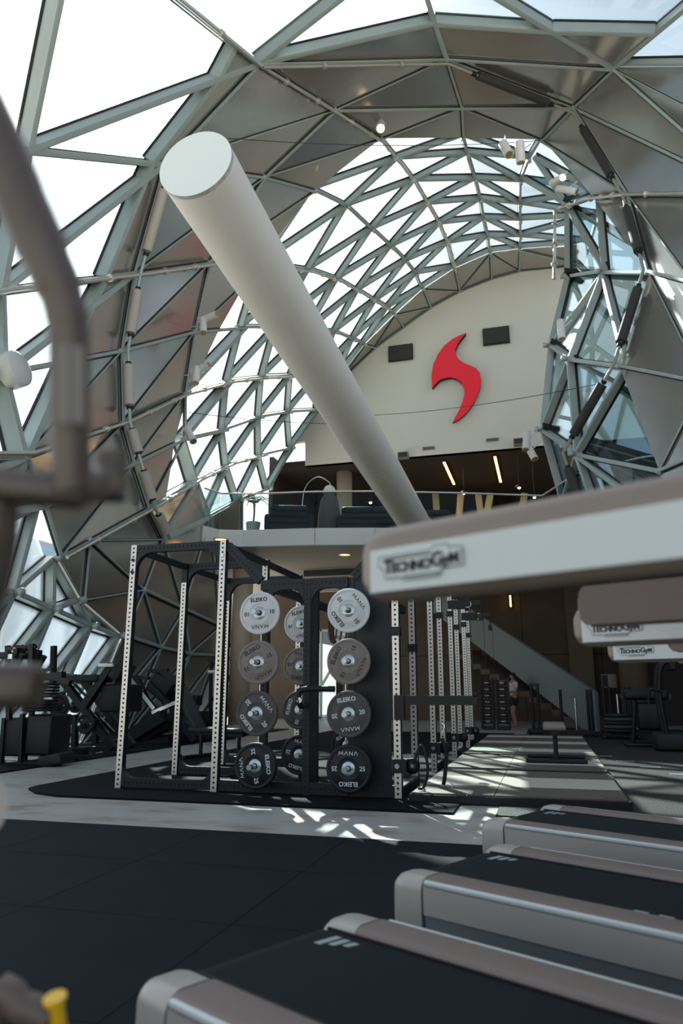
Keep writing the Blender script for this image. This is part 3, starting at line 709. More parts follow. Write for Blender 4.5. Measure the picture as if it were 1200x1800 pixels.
for k in range(11):
    a = k*2.4; l = .6+.2*random.random(); m = MB(); pts = []
    for i in range(9):
        s = i/8; pts.append(Vector((math.cos(a)*l*s*.8, math.sin(a)*l*s*.8, .95+l*(1.1*s-1.0*s*s)*.95)))
    m.tube(pts, .008, 'leaf', 5)
    for i in range(1, 9):
        dr = (pts[i]-pts[i-1]).normalized(); sd = dr.cross(Vector((0, 0, 1))).normalized()
        for s_ in (-1, 1):
            q = pts[i]+sd*s_*.2*(1.1-i/9)+dr*.08+Vector((0, 0, -.05)); m.add([pts[i]-dr*.02, pts[i]+dr*.02, q], [(0, 1, 2)], 'leaf')
    m.build('frond', t)
t = thing('woven_floor_lamp', 'tall woven bell-shaped floor lamp with a white dome on the balcony', 'lamp', (-5.95, 20.1, ZF))
m = MB(); m.lathe([(0, 0), (.34, 0), (.36, .2), (.33, .8), (.26, 1.2), (.14, 1.42), (0, 1.45)], 'woven', 20); m.build('body', t)
m = MB(); m.lathe([(.2, 1.42), (.19, 1.5), (.14, 1.6), (.07, 1.65), (0, 1.67)], 'spotwhite', 20); m.build('dome', t)
m = MB(); m.tube([(-.95, .3, 0), (-.95, .3, 1.3), (-.8, .25, 1.8), (-.4, .12, 2.0), (0, 0, 1.75), (0, 0, 1.62)], .014, 'chrome', 6, sub=6); m.build('arc', t)
# recessed soffit lights
for (x, y, lab) in ((388, 948, 'left, near the steel upright'), (606, 975, 'middle of the underside')):
    q = at(x, y, 20); 
    k = (ZF-.465-1.05)/(q.z-1.05); q = Vector((q.x*k, q.y*k, ZF-.47))
    v = thing('downlight', 'round recessed downlight in the balcony underside, %s' % lab, 'lamp', q, group='downlights under the balcony')
    MB().lathe([(.16, -.01), (.2, -.01), (.2, .03), (.16, .03)], 'spotwhite', 20).build('rim', v); MB().lathe([(0, .005), (.16, .005)], 'warmdim', 20).build('lens', v)
# ------------------------------------------------------------------ spotlights, conduits and cables on the shell
def spot(p, aim, label, lit, base, L=.62, r=.125):
    p = Vector(p); u = Vector(aim).normalized(); t = thing('spotlight', label, 'spotlight', p, 0, 'cylinder spotlights on the shell')
    MB().cyl(-u*L/2, u*L/2, r, 'spotwhite', 20).build('housing', t)
    MB().cyl(u*(L/2+.002), u*(L/2+.012), r*.8, 'warmdisc' if lit else 'lampgold', 16).build('lens', t)
    b = Vector(base)-p; MB().cyl((0, 0, 0), b, .018, 'spotwhite', 6).build('bracket', t)
for x, y, Y, aim, lab, lit in ((553, 283, 18, (.0, -.25, -1), 'single white spotlight hanging left of the lit one', 0), (669, 222, 18, (.1, -.6, -.8), 'brightly lit spotlight at the crown of the shell', 1),
      (889, 262, 18, (.25, -.3, -.9), 'left one of the two spotlights above the emblem', 0), (914, 268, 18, (0, .2, -1), 'right one of the two spotlights above the emblem', 0),
      (979, 317, 18.5, (.45, -.8, -.4), 'lit spotlight beside the funnel crown', 1), (996, 334, 18.7, (.8, -.2, -.5), 'lower spotlight turned away at the funnel crown', 0),
      (357, 573, 16.2, (.2, -.3, -.9), 'upper white spotlight on the left metal band', 0), (345, 660, 16.0, (.1, -.3, -.9), 'middle white spotlight on the left metal band', 0), (334, 765, 15.8, (.5, -.3, -.7), 'lower white spotlight on the left metal band', 0),
      (366, 558, 16.3, (.9, -.2, .1), 'sideways spotlight at the top of the left metal band', 0), (352, 648, 16.1, (.9, -.2, .2), 'sideways spotlight in the middle of the left metal band', 0),
      (925, 775, 19.4, (-.1, -.3, -.9), 'upper spotlight clamped to the funnel foot', 0), (932, 793, 19.4, (.3, -.3, -.8), 'lower spotlight clamped to the funnel foot', 0), (986, 580, 18.4, (0, -.2, -1), 'small spotlight clamped to the funnel waist', 0)):
    q = at(x, y, Y); base = q-SUN_DIR*0+Vector((0, .1, .55)) if x < 900 else q+Vector((.3, .1, .3))
    if x < 500: base = q+Vector((-.5, .3, .2))
    spot(q, aim, lab, lit, base, .55 if Y < 18 else .6, .1 if x < 500 or x > 920 else .13)
def conduit(name, keys, label, r, m, off=.16, dampers=(), clamps=2):
    P = [NP[k]-NN[k]*off for k in keys]; t = thing(name, label, 'pipe', (0, 0, 0), 0, 'conduits along the steel grid')
    MB().tube(P, r, m, 8).build('pipe', t)
    for i, (a, b) in enumerate(zip(P, P[1:])):
        if i in dampers:
            MB().cyl(a.lerp(b, .22), a.lerp(b, .78), .12, 'speaker' if m != 'steel' else 'soffit', 14).build('damper', t)
            for f in (.19, .81): MB().cyl(a.lerp(b, f-.015), a.lerp(b, f+.015), .07, 'black', 10).build('collar', t)
        else:
            for k in range(clamps):
                f = (k+.7)/(clamps+.4); MB().cyl(a.lerp(b, f), a.lerp(b, f+.02), r*1.9, m, 8).build('clamp', t)
L = lambda j, *ii: [(j, i) for i in ii]
conduit('conduit', [('L3', 1), ('L1', 1), ('L2', 2), ('F2', 0), ('F2', 1), ('F2', 2), ('F1', 3), ('F1', 4)], 'conduit with dark damper cylinders sweeping from the crown down the funnel', .04, 'vent', .17, (1, 2, 3, 4, 5, 6))
conduit('conduit', [(j, 1) for j in ('L4', 'L5', 'L6', 'L7', 'L8', 'L9', 'L10')], 'conduit with pale damper cylinders down the left metal band', .04, 'steel', .17, (0, 1, 2, 3, 4, 5))
conduit('conduit', L('L3', 0, 1, 2, 3, 4, 5, 6, 7, 8, 9), 'bright clamped pipe climbing along the crown to the end wall', .045, 'brushed', .1)
conduit('conduit', L('L5', -1, 0, 1, 2), 'bright clamped pipe crossing the upper left glazing', .05, 'brushed', .16)
conduit('conduit', L('L7', -1, 0, 1, 2, 3, 4, 5), 'bright clamped pipe crossing the middle of the left glazing', .04, 'brushed', .12)
conduit('conduit', L('L9', 0, 1, 2, 3, 4), 'bright clamped pipe low on the left metal band', .04, 'brushed', .12)
conduit('conduit', L('L5', 3, 4, 5, 6, 7, 8), 'thin bright pipe along the far left glazing', .04, 'brushed', .06)
conduit('conduit', [('R', 1), ('F3', 0), ('F2', 0), ('F1', 0), ('F0', 0), ('F0', 1)], 'bright clamped pipe bent around the funnel crown', .055, 'brushed', .2, (), 3)
def cable(a, b, sag, label, r=.01):
    a = Vector(a); b = Vector(b); P = [a.lerp(b, i/16)-Vector((0, 0, sag*4*(i/16)*(1-i/16))) for i in range(17)]
    tag(MB().tube(P, r, 'speaker', 5).build('steel_cable'), label, 'cable', 'thin cables across the hall')
cable(at(400, 243, 14), at(950, 247, 20), .2, 'thin steel cable spanning the hall high under the crown')
cable(at(650, 730, 24), at(1065, 672, 17.2), .15, 'thin steel cable crossing below the red emblem')
cable(at(330, 725, 15.6), at(640, 745, 24), .1, 'thin steel cable behind the white tube')
# ================================================================== RACKS
def holed(w_, h, pitch, rad, mname, depth=.004, z0=0.0):
    """strip standing in the XZ plane, face towards -Y, with a row of real holes"""
    m = MB(); n = max(1, int(h/pitch)); e = (h-n*pitch)/2; x = w_/2
    def cell(zc, hh):
        o = [(-x, -hh), (0, -hh), (x, -hh), (x, 0), (x, hh), (0, hh), (-x, hh), (-x, 0)]
        i = [(rad*math.cos(R(225+45*k)), rad*math.sin(R(225+45*k))) for k in range(8)]
        vs = [(a, 0, zc+b) for a, b in o]+[(a, 0, zc+b) for a, b in i]+[(a, depth, zc+b) for a, b in i]
        m.add(vs, [(k, (k+1) % 8, 8+(k+1) % 8, 8+k) for k in range(8)]+[(8+k, 8+(k+1) % 8, 16+(k+1) % 8, 16+k) for k in range(8)], mname)
    for k in range(n): cell(z0+e+pitch*(k+.5), pitch/2)
    if e > .001:
        for a, b in ((z0, z0+e), (z0+h-e, z0+h)): m.add([(-x, 0, a), (x, 0, a), (x, 0, b), (-x, 0, b)], [(0, 1, 2, 3)], mname)
    t = depth
    m.add([(-x, 0, z0), (-x, t, z0), (-x, t, z0+h), (-x, 0, z0+h), (x, 0, z0), (x, t, z0), (x, t, z0+h), (x, 0, z0+h)], [(0, 1, 2, 3), (4, 5, 6, 7), (0, 1, 5, 4), (3, 2, 6, 7)], mname)
    return m
UW = .075
FACE = {}
def face_mesh(h, mname, w_=UW-.005):
    k = (round(h, 3), mname, w_)
    if k not in FACE: FACE[k] = holed(w_, h, .05, .0125, mname).mesh('holed_face')
    return FACE[k]
def upright(par, x, y, h=2.68, steel=True, z0=.03, zs=None):
    m = MB(); m.box((0, 0, h/2), (UW, UW-.012, h), 'black'); u = m.build('upright', par, Matrix.Translation((x, y, z0)))
    zz = zs or (0, h)
    link('steel_face' if steel else 'holed_face', face_mesh(zz[1]-zz[0], 'brushed' if steel else 'rackblue'), u, Matrix.Translation((0, -UW/2-.001, zz[0])))
    link('holed_face', face_mesh(h, 'rackblue'), u, Matrix.Rotation(R(90), 4, 'Z') @ Matrix.Translation((0, -UW/2-.002, 0)))
    return u
def beam(par, a, b, hgt=.09, dep=.07, name='crossbeam'):
    a = Vector(a); b = Vector(b); L_ = (b-a).length; m = MB(); m.box((0, 0, L_/2), (hgt, dep-.012, L_), 'black')
    u = (b-a).normalized(); 
    if abs(u.x) > .99: X = Vector((0, 0, -1)) if u.x > 0 else Vector((0, 0, 1)); Y = Vector((0, 1, 0))
    elif abs(u.y) > .99: Y = Vector((-1, 0, 0)); X = Y.cross(u)
    else: Y = Vector((0, 1, 0)); X = Y.cross(u).normalized()
    M = Matrix((X, Y, u)).transposed().to_4x4(); M.translation = a
    o = m.build(name, par, M); link('holed_face', face_mesh(L_, 'rackblue', hgt-.005), o, Matrix.Translation((0, -dep/2-.001, 0)))
    return o
def gusset(par, x, y, z, sx, sz, r=.2):
    pts = [(x, y, z)]+[(x+sx*(r-r*math.sin(R(90*k/8))), y, z+sz*(r-r*math.cos(R(90*k/8)))) for k in range(9)]
    MB().prism([(p[0], p[1]-.034, p[2]) for p in pts], (0, .068, 0), 'rackblue').build('gusset', par)
rig = thing('power_rack', 'tall open power rack with holed steel uprights and black beams, left half of the rig', 'rack', (0, 0, .02))
ZT = 2.63
for (x, y, zs) in ((-4.56, 7.4, None), (-3.43, 7.4, None), (-4.58, 8.7, (0, 2.42)), (-3.43, 8.7, None), (-4.56, 10.05, (0, 2.33)), (-3.43, 10.05, None)):
    u = upright(rig, x, y, 2.68, True, 0, zs)
    if zs is None and y < 8:
        for z in (2.5, 2.36):
            MB().cyl((0, -UW/2-.02, z), (0, -UW/2+.01, z), .018, 'chrome' if x > -4 else 'blackmetal', 8).build('bolt', u)
for y in (7.4, 8.7, 10.05):
    beam(rig, (-4.52, y, ZT), (-3.47, y, ZT)); beam(rig, (-4.52, y, .06), (-3.47, y, .06))
    for x, s_ in ((-4.52, 1), (-3.47, -1)): gusset(rig, x, y, ZT-.045, s_, -1); gusset(rig, x, y, .105, s_, 1, .14)
for x in (-4.57, -3.43):
    for y0, y1 in ((7.44, 8.66), (8.74, 10.01)): beam(rig, (x, y0, ZT), (x, y1, ZT), .07)
# storage frame between the two racks
sto = thing('plate_storage_frame', 'black storage frame with plate pegs between the tall racks', 'rack', (0, 0, .02))
ZS = 2.18
for x, y in ((-2.92, 7.45), (-2.43, 7.42), (-2.53, 8.0), (-1.95, 7.45), (-2.92, 8.75), (-2.92, 10.4)): upright(sto, x, y, ZS+.02, False, 0)
for x0, x1 in ((-2.97, -2.47), (-2.39, -1.98)): beam(sto, (x0, 7.42, ZS-.03), (x1, 7.42, ZS-.03), .11); beam(sto, (x0, 7.42, .06), (x1, 7.42, .06), .11)
for x, s_ in ((-2.88, 1), (-2.47, -1), (-2.39, 1), (-1.99, -1)): gusset(sto, x, 7.42, ZS-.085, s_, -1, .17)
beam(sto, (-3.39, 7.42, 2.62), (-2.98, 7.42, 2.2), .1, name='diagonal_beam'); beam(sto, (-1.92, 7.42, 2.2), (-1.5, 7.42, 2.66), .1, name='diagonal_beam')
beam(sto, (-3.39, 7.42, .06), (-2.96, 7.42, .06), .11); beam(sto, (-2.92, 7.5, ZS-.03), (-2.92, 10.36, ZS-.03), .1); beam(sto, (-1.95, 7.5, ZS-.03), (-1.95, 10.4, ZS-.03), .1)
m = MB(); m.prism([(-1.9, 7.4, .1), (-1.54, 7.4, .1), (-1.54, 7.4, 2.6), (-1.9, 7.4, 2.18)], (0, .03, 0), 'rackblue'); m.build('side_panel', sto)
beam(sto, (-1.92, 7.42, .06), (-1.52, 7.42, .06), .11)
m = MB(); m.box((-1.64, 7.39, 2.32), (.1, .01, .1), 'black'); m.cyl((-1.64, 7.375, 2.32), (-1.64, 7.385, 2.32), .06, 'inklight', 20); m.cyl((-1.64, 7.37, 2.32), (-1.64, 7.38, 2.32), .045, 'black', 20); m.build('round_badge', sto)
# weight plates
def lathe_plate(t_, mname):
    m = MB(); r = .225
    m.lathe([(.055, t_/2-.006), (.1, t_/2-.006), (.105, t_/2), (.112, t_/2), (.116, t_/2-.004), (.185, t_/2-.004), (.188, t_/2-.007), (.192, t_/2-.007), (.195, t_/2), (r-.012, t_/2), (r-.003, t_/2-.006), (r, t_/2-.014), (r, -t_/2+.014), (r-.01, -t_/2), (.055, -t_/2)], mname, 48)
    return m.mesh('rim')
HUB = MB(); HUB.lathe([(.026, .004), (.05, .004), (.056, .001), (.062, .001), (.07, -.003), (.07, -.02)], 'hub', 28); HUB.lathe([(.026, .004), (.026, -.03)], 'inkdark', 20); HUB = HUB.mesh('hub')
PT = {'10': .04, '15': .05, '20': .055, '25': .065}
PM = {k: lathe_plate(PT[k], 'plate'+k) for k in PT}
COLN = {'10': 'white', '15': 'grey', '20': 'charcoal', '25': 'black'}
def plate(x, y, z, kg, phi, label, group):
    t_ = PT[kg]; ink = 'inkdark' if kg in ('10', '15') else 'inklight'
    o = tag(link('weight_plate', PM[kg]), label, 'weight plate', group)
    o.matrix_basis = Matrix.Translation((x, y, z)) @ Matrix.Rotation(R(90), 4, 'X') @ Matrix.Rotation(R(phi), 4, 'Z')
    zz = t_/2-.0035
    link('hub', HUB, o, Matrix.Translation((0, 0, t_/2-.004)))
    for k, p, a in ((('eleiko', ink), (0, .139), 0), (('mana', ink), (0, -.142), 180), ((kg, ink), (.14, 0), 0), ((kg, ink), (-.14, 0), 180)):
        link('lettering', TXT[k], o, Matrix.Translation((p[0], p[1], zz)) @ Matrix.Rotation(R(a), 4, 'Z'))
PZ = {'10': 1.82, '15': 1.31, '20': .80, '25': .29}
COLS = [(-2.88, 7.16, {'10': 4, '15': 28, '20': 130, '25': -82}, 'left front peg column', 7.41), (-1.91, 7.16, {'10': 128, '15': 65, '20': 8, '25': 180}, 'right front peg column', 7.41),
        (-2.86, 8.48, {'10': 12, '15': 170, '20': 75, '25': 165}, 'second peg column, behind the left front one', 8.71), (-2.72, 10.12, {'10': 200, '15': 40, '20': 80, '25': 30}, 'rear peg column, seen between the black posts', 10.36)]
for x, y, phs, lab, ypost in COLS:
    for kg, ph in phs.items():
        plate(x, y, PZ[kg]+.02, kg, ph, '%s %s plate on the %s' % (COLN[kg], {'10': 'ten', '15': 'fifteen', '20': 'twenty', '25': 'twenty-five'}[kg], lab), 'weight plates stored on the rack')
        pegm = MB(); pegm.cyl((0, 0, 0), (0, ypost-y+.18, 0), .0245, 'chrome', 16); pegm.cyl((0, -.004, 0), (0, .012, 0), .027, 'hub', 16); pegm.cyl((0, .14, 0), (0, ypost-y+.18, 0), .03, 'blackmetal', 12)
        pegm.build('plate_peg', sto, Matrix.Translation((x, y-.18 if y < 7.5 else y-.12, PZ[kg])))
# hanging bands and a standing barbell
t = thing('resistance_bands', 'brown resistance band loops hanging beside the white plates', 'bands', (-2.3, 8.1, 2.0))
for k in range(4):
    pts = []
    for i in range(25): a = 2*math.pi*i/24; pts.append((.05*math.sin(a)+.02*k*math.sin(a)+(k-1.5)*.035, .015*k, -.22+.2*math.cos(a)-.02*k))
    MB().tube(pts, .011, 'band', 6).build('loop', t)
MB().cyl((-.1, .03, 0), (.1, .03, 0), .012, 'chrome', 8).build('hook', t)
t = thing('standing_barbell', 'polished barbell standing upright behind the black posts', 'barbell', (-2.22, 8.2, .02))
MB().cyl((0, 0, .3), (0, 0, 1.7), .014, 'chrome', 10).build('shaft', t); MB().cyl((0, 0, 0), (0, 0, .32), .025, 'chrome', 12).build('sleeve', t); MB().cyl((0, 0, 1.7), (0, 0, 2.05), .025, 'chrome', 12).build('sleeve', t)
t = thing('safety_arm', 'black safety spotter arm bolted across the middle of the storage frame', 'safety arm', (-2.43, 7.2, 1.0))
MB().tube([(0, .16, -.1), (0, 0, -.1), (0, 0, .05), (.35, .05, .06)], .03, 'blackmetal', 10, sub=4).build('arm', t); MB().cyl((0, -.04, -.05), (0, 0, -.05), .028, 'hub', 14).build('pin', t)
# right-hand racks with pulleys, one after the other into the depth
def side_rack(k, y0, y1, label):
    t = thing('half_rack', label, 'rack', (-1.48, y0, .02), 0, 'half racks beside the lifting platforms'); d = y1-y0
    for yy in (0, d): upright(t, 0, yy, 2.68, True, 0)
    beam(t, (0, .04, 2.63), (0, d-.04, 2.63), .09); beam(t, (0, .04, .06), (0, d-.04, .06), .09)
    MB().box((0, -.006, 1.62 if k == 0 else 2.25), (.1, .1, .09), 'rackblue').build('collar', t)
    MB().box((0, d-.006, 1.5 if k == 0 else 2.1), (.1, .1, .09), 'rackblue').build('collar', t)
    tr = MB(); tr.box((.02, -.006, .3), (.14, .11, .13), 'rackblue'); tr = tr.build('trolley', t)
    MB().cyl((.0, -.075, .3), (.0, -.06, .3), .025, 'hub', 14).build('pin', tr)
    p = MB(); p.lathe([(.02, -.02), (.075, -.02), (.06, 0), (.075, .02), (.02, .02)], 'black', 18, Matrix.Translation((.14, 0, .3)) @ Matrix.Rotation(R(90), 4, 'X')); p.build('pulley', t)
    if k == 0:
        a = MB(); a.box((.4, -.02, .93), (.82, .06, .09), 'blackmetal'); a.box((.79, -.02, .99), (.03, .06, .05), 'blackmetal'); a.box((.03, -.02, .86), (.1, .11, .24), 'blackmetal'); a.build('spotter_arm', t)
        g = MB(); g.tube([(.16, -.03, .33), (.24, -.03, .5), (.3, -.04, .3), (.26, -.04, .12), (.2, -.04, .1)], .014, 'blackmetal', 8, sub=5); g.cyl((.26, -.05, .1), (.25, -.05, .03), .02, 'chrome', 10); g.build('cable_handle', t)
        g = MB(); g.tube([(.4, .3, .55), (.44, .3, .4), (.42, .3, .2), (.4, .3, .1)], .02, 'blackmetal', 8, sub=4); g.tube([(.4, .3, .6), (.43, .3, .66), (.4, .3, .7)], .012, 'chrome', 6, sub=4); g.tube([(.44, .3, .1), (.47, .3, 0.02), (.5, .3, .1), (.47, .3, .12)], .008, 'chrome', 6, sub=3); g.build('carabiner_handle', t)
    if k in (1, 2, 3):
        h = MB(); h.box((.12, .0, 2.4), (.3, .12, .14), 'blackmetal'); h.box((.36, 0, 2.42), (.3, .1, .08), 'blackmetal'); h.cyl((.3, -.06, 2.4), (.3, -.05, 2.4), .06, 'inklight', 18); h.cyl((.3, -.065, 2.4), (.3, -.05, 2.4), .045, 'black', 18); h.build('pulley_head', t)
        h = MB(); h.cyl((.5, 0, 2.4), (.5, 0, 2.2), .012, 'black', 6); h.box((.5, 0, 2.18), (.07, .05, .1), 'black'); h.build('cable_end', t)
        h = MB(); h.cyl((.54, 0, 2.2), (.54, 0, .5), .004, 'speaker', 5); h.build('cable', t)
for k, (a, b) in enumerate(((7.45, 8.42), (9.85, 10.75), (12.05, 12.9), (14.1, 14.85))):
    side_rack(k, a, b, 'half rack with holed steel uprights, %s of the row going back from the dark panel' % ('first', 'second', 'third', 'fourth')[k])
# lifting platforms
def platform(y0, y1, label):
    t = thing('lifting_platform', label, 'platform', (0, y0, .013), 0, 'lifting platforms in a row'); d = y1-y0; x0, x1 = -1.35, .66; w_ = x1-x0; h = .075
    MB().box(((x0+x1)/2, d/2, h/2-.004), (w_, d, h-.008), 'platframe').build('frame', t)
    a, b = d*.31, d*.69
    for p0, p1, mm, nm in ((.03, a-.006, 'platrubber', 'rubber_board'), (a, b, 'platwood', 'wood_board'), (b+.006, d-.03, 'platrubber', 'rubber_board')):
        for q0, q1 in ((x0+.03, (x0*.6+x1*.4)-.004), ((x0*.6+x1*.4)+.004, x1-.03)):
            MB().box(((q0+q1)/2, (p0+p1)/2, h), (q1-q0, p1-p0, .014), mm).build(nm, t)
    for cx_ in (x0+.02, x1-.02, -.8):
        for cy_ in (.02, d-.02): MB().cyl((cx_, cy_, h-.01), (cx_, cy_, h+.008), .012, 'chrome', 8).build('bolt', t)
    m = MB()
    for q in (.13, d-.13):
        for r_ in range(3): m.box((x1-.2+.04*r_, q, h+.0075), (.028, .05, .001), 'inkdark')
    m.build('printed_mark', t)
for k, (a, b) in enumerate(((7.28, 9.55), (9.75, 11.8), (11.95, 13.7), (13.85, 15.5), (15.65, 17.2))):
    platform(a, b, 'lifting platform with a pale wood strip, %s from the camera' % ('first', 'second', 'third', 'fourth', 'fifth')[k])
# flat bench on the platform
q = at(765, 1278, 12.7)
t = thing('flat_bench', 'flat bench with a pale seat pad standing on the platforms', 'bench', (q.x+.0, 12.7, .1))
def bench(t, sc, pad):
    MB().box((0, 0, .42*sc), (.3, 1.1, .07), pad, bev=.03).build('seat_pad', t); MB().box((0, 0, .36*sc), (.08, .95, .06), 'blackmetal').build('spine', t)
    for s_ in (-.38, .38): MB().cyl((0, s_, 0), (0, s_, .36*sc), .03, 'blackmetal', 10).build('leg', t); MB().box((0, s_, .025), (.8, .08, .05), 'blackmetal', bev=.015).build('foot', t)
bench(t, 1.1, 'leatherpale'); t.location = (.05, 11.0, .1)
t = thing('adjustable_bench', 'black adjustable bench standing behind the open power rack', 'bench', (-5.0, 10.9, .02), R(75))
bench(t, 1, 'sofa'); MB().box((0, .65, .75), (.28, .09, .8), 'sofa', rot=Matrix.Rotation(R(-35), 3, 'X'), bev=.03).build('backrest', t)
# ================================================================== TREADMILLS
AX = Vector((.89, -.455, 0)).normalized(); LA = Vector((-AX.y, AX.x, 0)) ; LA = Vector((.455, .89, 0)).normalized()
def roundrect(w_, h, r, n=5):
    P = []
    for cx_, cy_, a0 in ((w_/2-r, h/2-r, 0), (-w_/2+r, h/2-r, 90), (-w_/2+r, -h/2+r, 180), (w_/2-r, -h/2+r, 270)):
        for k in range(n+1): a = R(a0+90*k/n); P.append((cx_+r*math.cos(a), cy_+r*math.sin(a)))
    return P
def loft(m, secs, mname, smooth=True, cap=True):
    n = len(secs[0]); vs = [v for s in secs for v in s]
    m.add(vs, [(i*n+k, i*n+(k+1) % n, (i+1)*n+(k+1) % n, (i+1)*n+k) for i in range(len(secs)-1) for k in range(n)], mname, smooth)
    if cap: m.add(vs, [tuple(range(n-1, -1, -1)), tuple((len(secs)-1)*n+k for k in range(n))], mname)
def strip(m, secs, mname):
    vs = [v for s in secs for v in s]; m.add(vs, [(2*i, 2*i+1, 2*i+3, 2*i+2) for i in range(len(secs)-1)], mname, True)
def blade(m, x0, x1, y, z, w_, h, r, mname, rise=0, tip=True):
    """rounded bar along local x with a softly rounded tip at x0"""
    secs = []
    st = [(0, .55), (.012, .8), (.035, .95), (.07, 1)] if tip else [(0, 1)]
    for dx, s in st+[(x1-x0, 1)]:
        secs.append([(x0+dx, y+a*s, z+rise*dx/(x1-x0)+b*s) for a, b in roundrect(w_, h, r)])
    loft(m, secs, mname)
def logo(par, x, y, z, sc, ry):
    """raised badge with the maker's lettering, facing local -y"""
    M = Matrix.Translation((x, y, z)) @ Matrix.Rotation(R(90), 4, 'X') @ Matrix.Rotation(ry, 4, 'Z') @ Matrix.Scale(sc, 4)
    P = [(-.085, .006), (-.085, .02), (.03, .02), (.034, .027), (.062, .027), (.066, .02), (.088, .02), (.092, .014), (.092, -.012), (.05, -.012), (.045, -.025), (-.03, -.025), (-.035, -.019), (-.07, -.019), (-.074, -.004)]
    m = MB(); m.prism([(a, b, 0) for a, b in P], (0, 0, .002), 'armwhite'); b_ = m.build('badge', par, M)
    m = MB(); m.tube([(a, b, .002) for a, b in P+P[:1]], .0012, 'deckshadow', 5); m.build('outline', b_)
    for key, px, py in (('T', -.063, .0), ('technogym', -.013, -.0025), ('G', .042, .002), ('YM', .07, .001)): link('lettering', TXT[key], b_, Matrix.Translation((px, py, .0028)))
    m = MB(); m.box((-.02, .0145, .0026), (.1, .003, .001), 'inkdark'); m.box((.008, -.0195, .0026), (.075, .003, .001), 'inkdark'); m.build('rule', b_)
def treadmill(org, label, lane, xt=.968, dz=0):
    rz = math.atan2(AX.y, AX.x); t = thing('treadmill', label, 'treadmill', org, rz, 'treadmills in a row')
    # local x: along the deck, away from the tail; local y: across; origin = tail corner nearest the camera, on the floor
    W = .86; L_ = 2.05; H = .30
    for side, y in (('near', .085), ('far', W-.085)):
        o = 1 if side == 'near' else -1
        m = MB(); blade(m, .0, .16, y, .185, .17, .235, .05, 'deckgrey'); rc = m.build('rear_cap', t)
        m = MB(); prof = roundrect(.165, .15, .03)
        loft(m, [[(x, y+a, .225+b) for a, b in prof] for x in (.165, L_)], 'decktrim'); rl = m.build('side_rail', t)
        ys = y-o*.0845
        m = MB(); m.box(((.17+L_)/2, ys, .222), (L_-.18, .008, .1), 'deckgrey'); m.build('side_panel', rl)
        m = MB(); m.box(((.17+L_)/2, ys+o*.006, .286), (L_-.18, .02, .022), 'armwhite', bev=.008); m.build('highlight_strip', rl)
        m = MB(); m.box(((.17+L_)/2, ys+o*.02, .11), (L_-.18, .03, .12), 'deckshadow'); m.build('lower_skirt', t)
        m = MB(); m.box(((.02+L_)/2, y+o*.088, .272), (L_-.1, .008, .03), 'black'); m.build('belt_gap', t)
    m = MB(); strip(m, [[(.05, .18, .24), (.05, W-.18, .24)], [(.02, .18, .262), (.02, W-.18, .262)], [(.035, .18, .276), (.035, W-.18, .276)], [(.08, .18, .281), (.08, W-.18, .281)], [(L_-.1, .18, .281), (L_-.1, W-.18, .281)]], 'belt'); bt = m.build('belt', t)
    for k in range(3):
        m = MB(); m.prism([(.13+.04*k, W-.21-.004*k, .2815), (.155+.04*k, W-.21-.004*k, .2815), (.145+.04*k, W-.3+.02*k, .2815), (.12+.04*k, W-.3+.02*k, .2815)], (0, 0, .0008), 'stripe'); m.build('printed_stripe', bt)
    for k in range(6): MB().box((.95+.085*k, .215, .2817), (.05, .014, .001), 'stripe').build('printed_dash', bt)
    m = MB(); m.cyl((.07, .16, .2), (.07, W-.16, .2), .06, 'black', 16); m.build('roller', t)
    for x in (.18, 1.85):
        for y in (.1, W-.1): MB().cyl((x, y, 0), (x, y, .1), .035, 'black', 12).build('foot', t)
    MB().box((1.0, W/2, .13), (1.6, W-.3, .1), 'black').build('under_frame', t)
    # motor cover, uprights, console
    m = MB(); loft(m, [[(L_-.12, .05, .1), (L_-.12, W-.05, .1), (L_-.12, W-.05, .28), (L_-.12, .05, .28)], [(L_+.05, .05, .06), (L_+.05, W-.05, .06), (L_+.05, W-.05, .36), (L_+.05, .05, .36)], [(L_+.32, .1, .05), (L_+.32, W-.1, .05), (L_+.32, W-.1, .3), (L_+.32, .1, .3)]], 'deckgrey', False); m.build('motor_cover', t)
    for y in (-.12, W-.02):
        m = MB(); m.tube([(L_+.02, .06 if y < 0 else W-.06, .2), (L_+.08, y*.6+.02, .6), (L_+.02, y, 1.1), (L_-.1, y, 1.24)], .055, 'armtaupe', 12, sub=5); m.build('upright', t)
        ya = -.155 if y < 0 else W-.02; XT = xt if y < 0 else .93; hh = .137 if y < 0 else .118; zc = 1.2535+dz if y < 0 else 1.263+dz
        m = MB(); blade(m, XT, L_, ya, zc, .085, hh, .035, 'armtaupe', .0); ar = m.build('side_arm', t)
        if y < 0:
            m = MB(); m.prism([(xt+.037, ya-.043, 1.199+dz), (L_-.05, ya-.043, 1.199+dz), (L_-.05, ya-.043, 1.276+dz), (xt+.037, ya-.043, 1.276+dz)], (0, -.003, 0), 'armwhite'); m.build('side_panel', ar)
            logo(ar, xt+.145, ya-.047, 1.24+dz, 1.0, 0)
        m = MB(); m.prism([(.96+lane, ya-.05 if y > 0 else ya+.05, 1.209+dz), (L_-.1, ya-.05 if y > 0 else ya+.05, 1.209+dz), (L_-.1, ya-.05 if y > 0 else ya+.05, 1.318+dz), (.96+lane, ya-.05 if y > 0 else ya+.05, 1.318+dz), (.945+lane, ya-.05 if y > 0 else ya+.05, 1.3+dz), (.945+lane, ya-.05 if y > 0 else ya+.05, 1.225+dz)], (0, .012 if y > 0 else -.012, 0), 'armbrown'); m.build('grip_pad', ar)
    m = MB(); m.box((L_+.02, W/2, 1.32), (.25, W+.3, .12), 'armtaupe', bev=.05); m.build('console_bar', t)
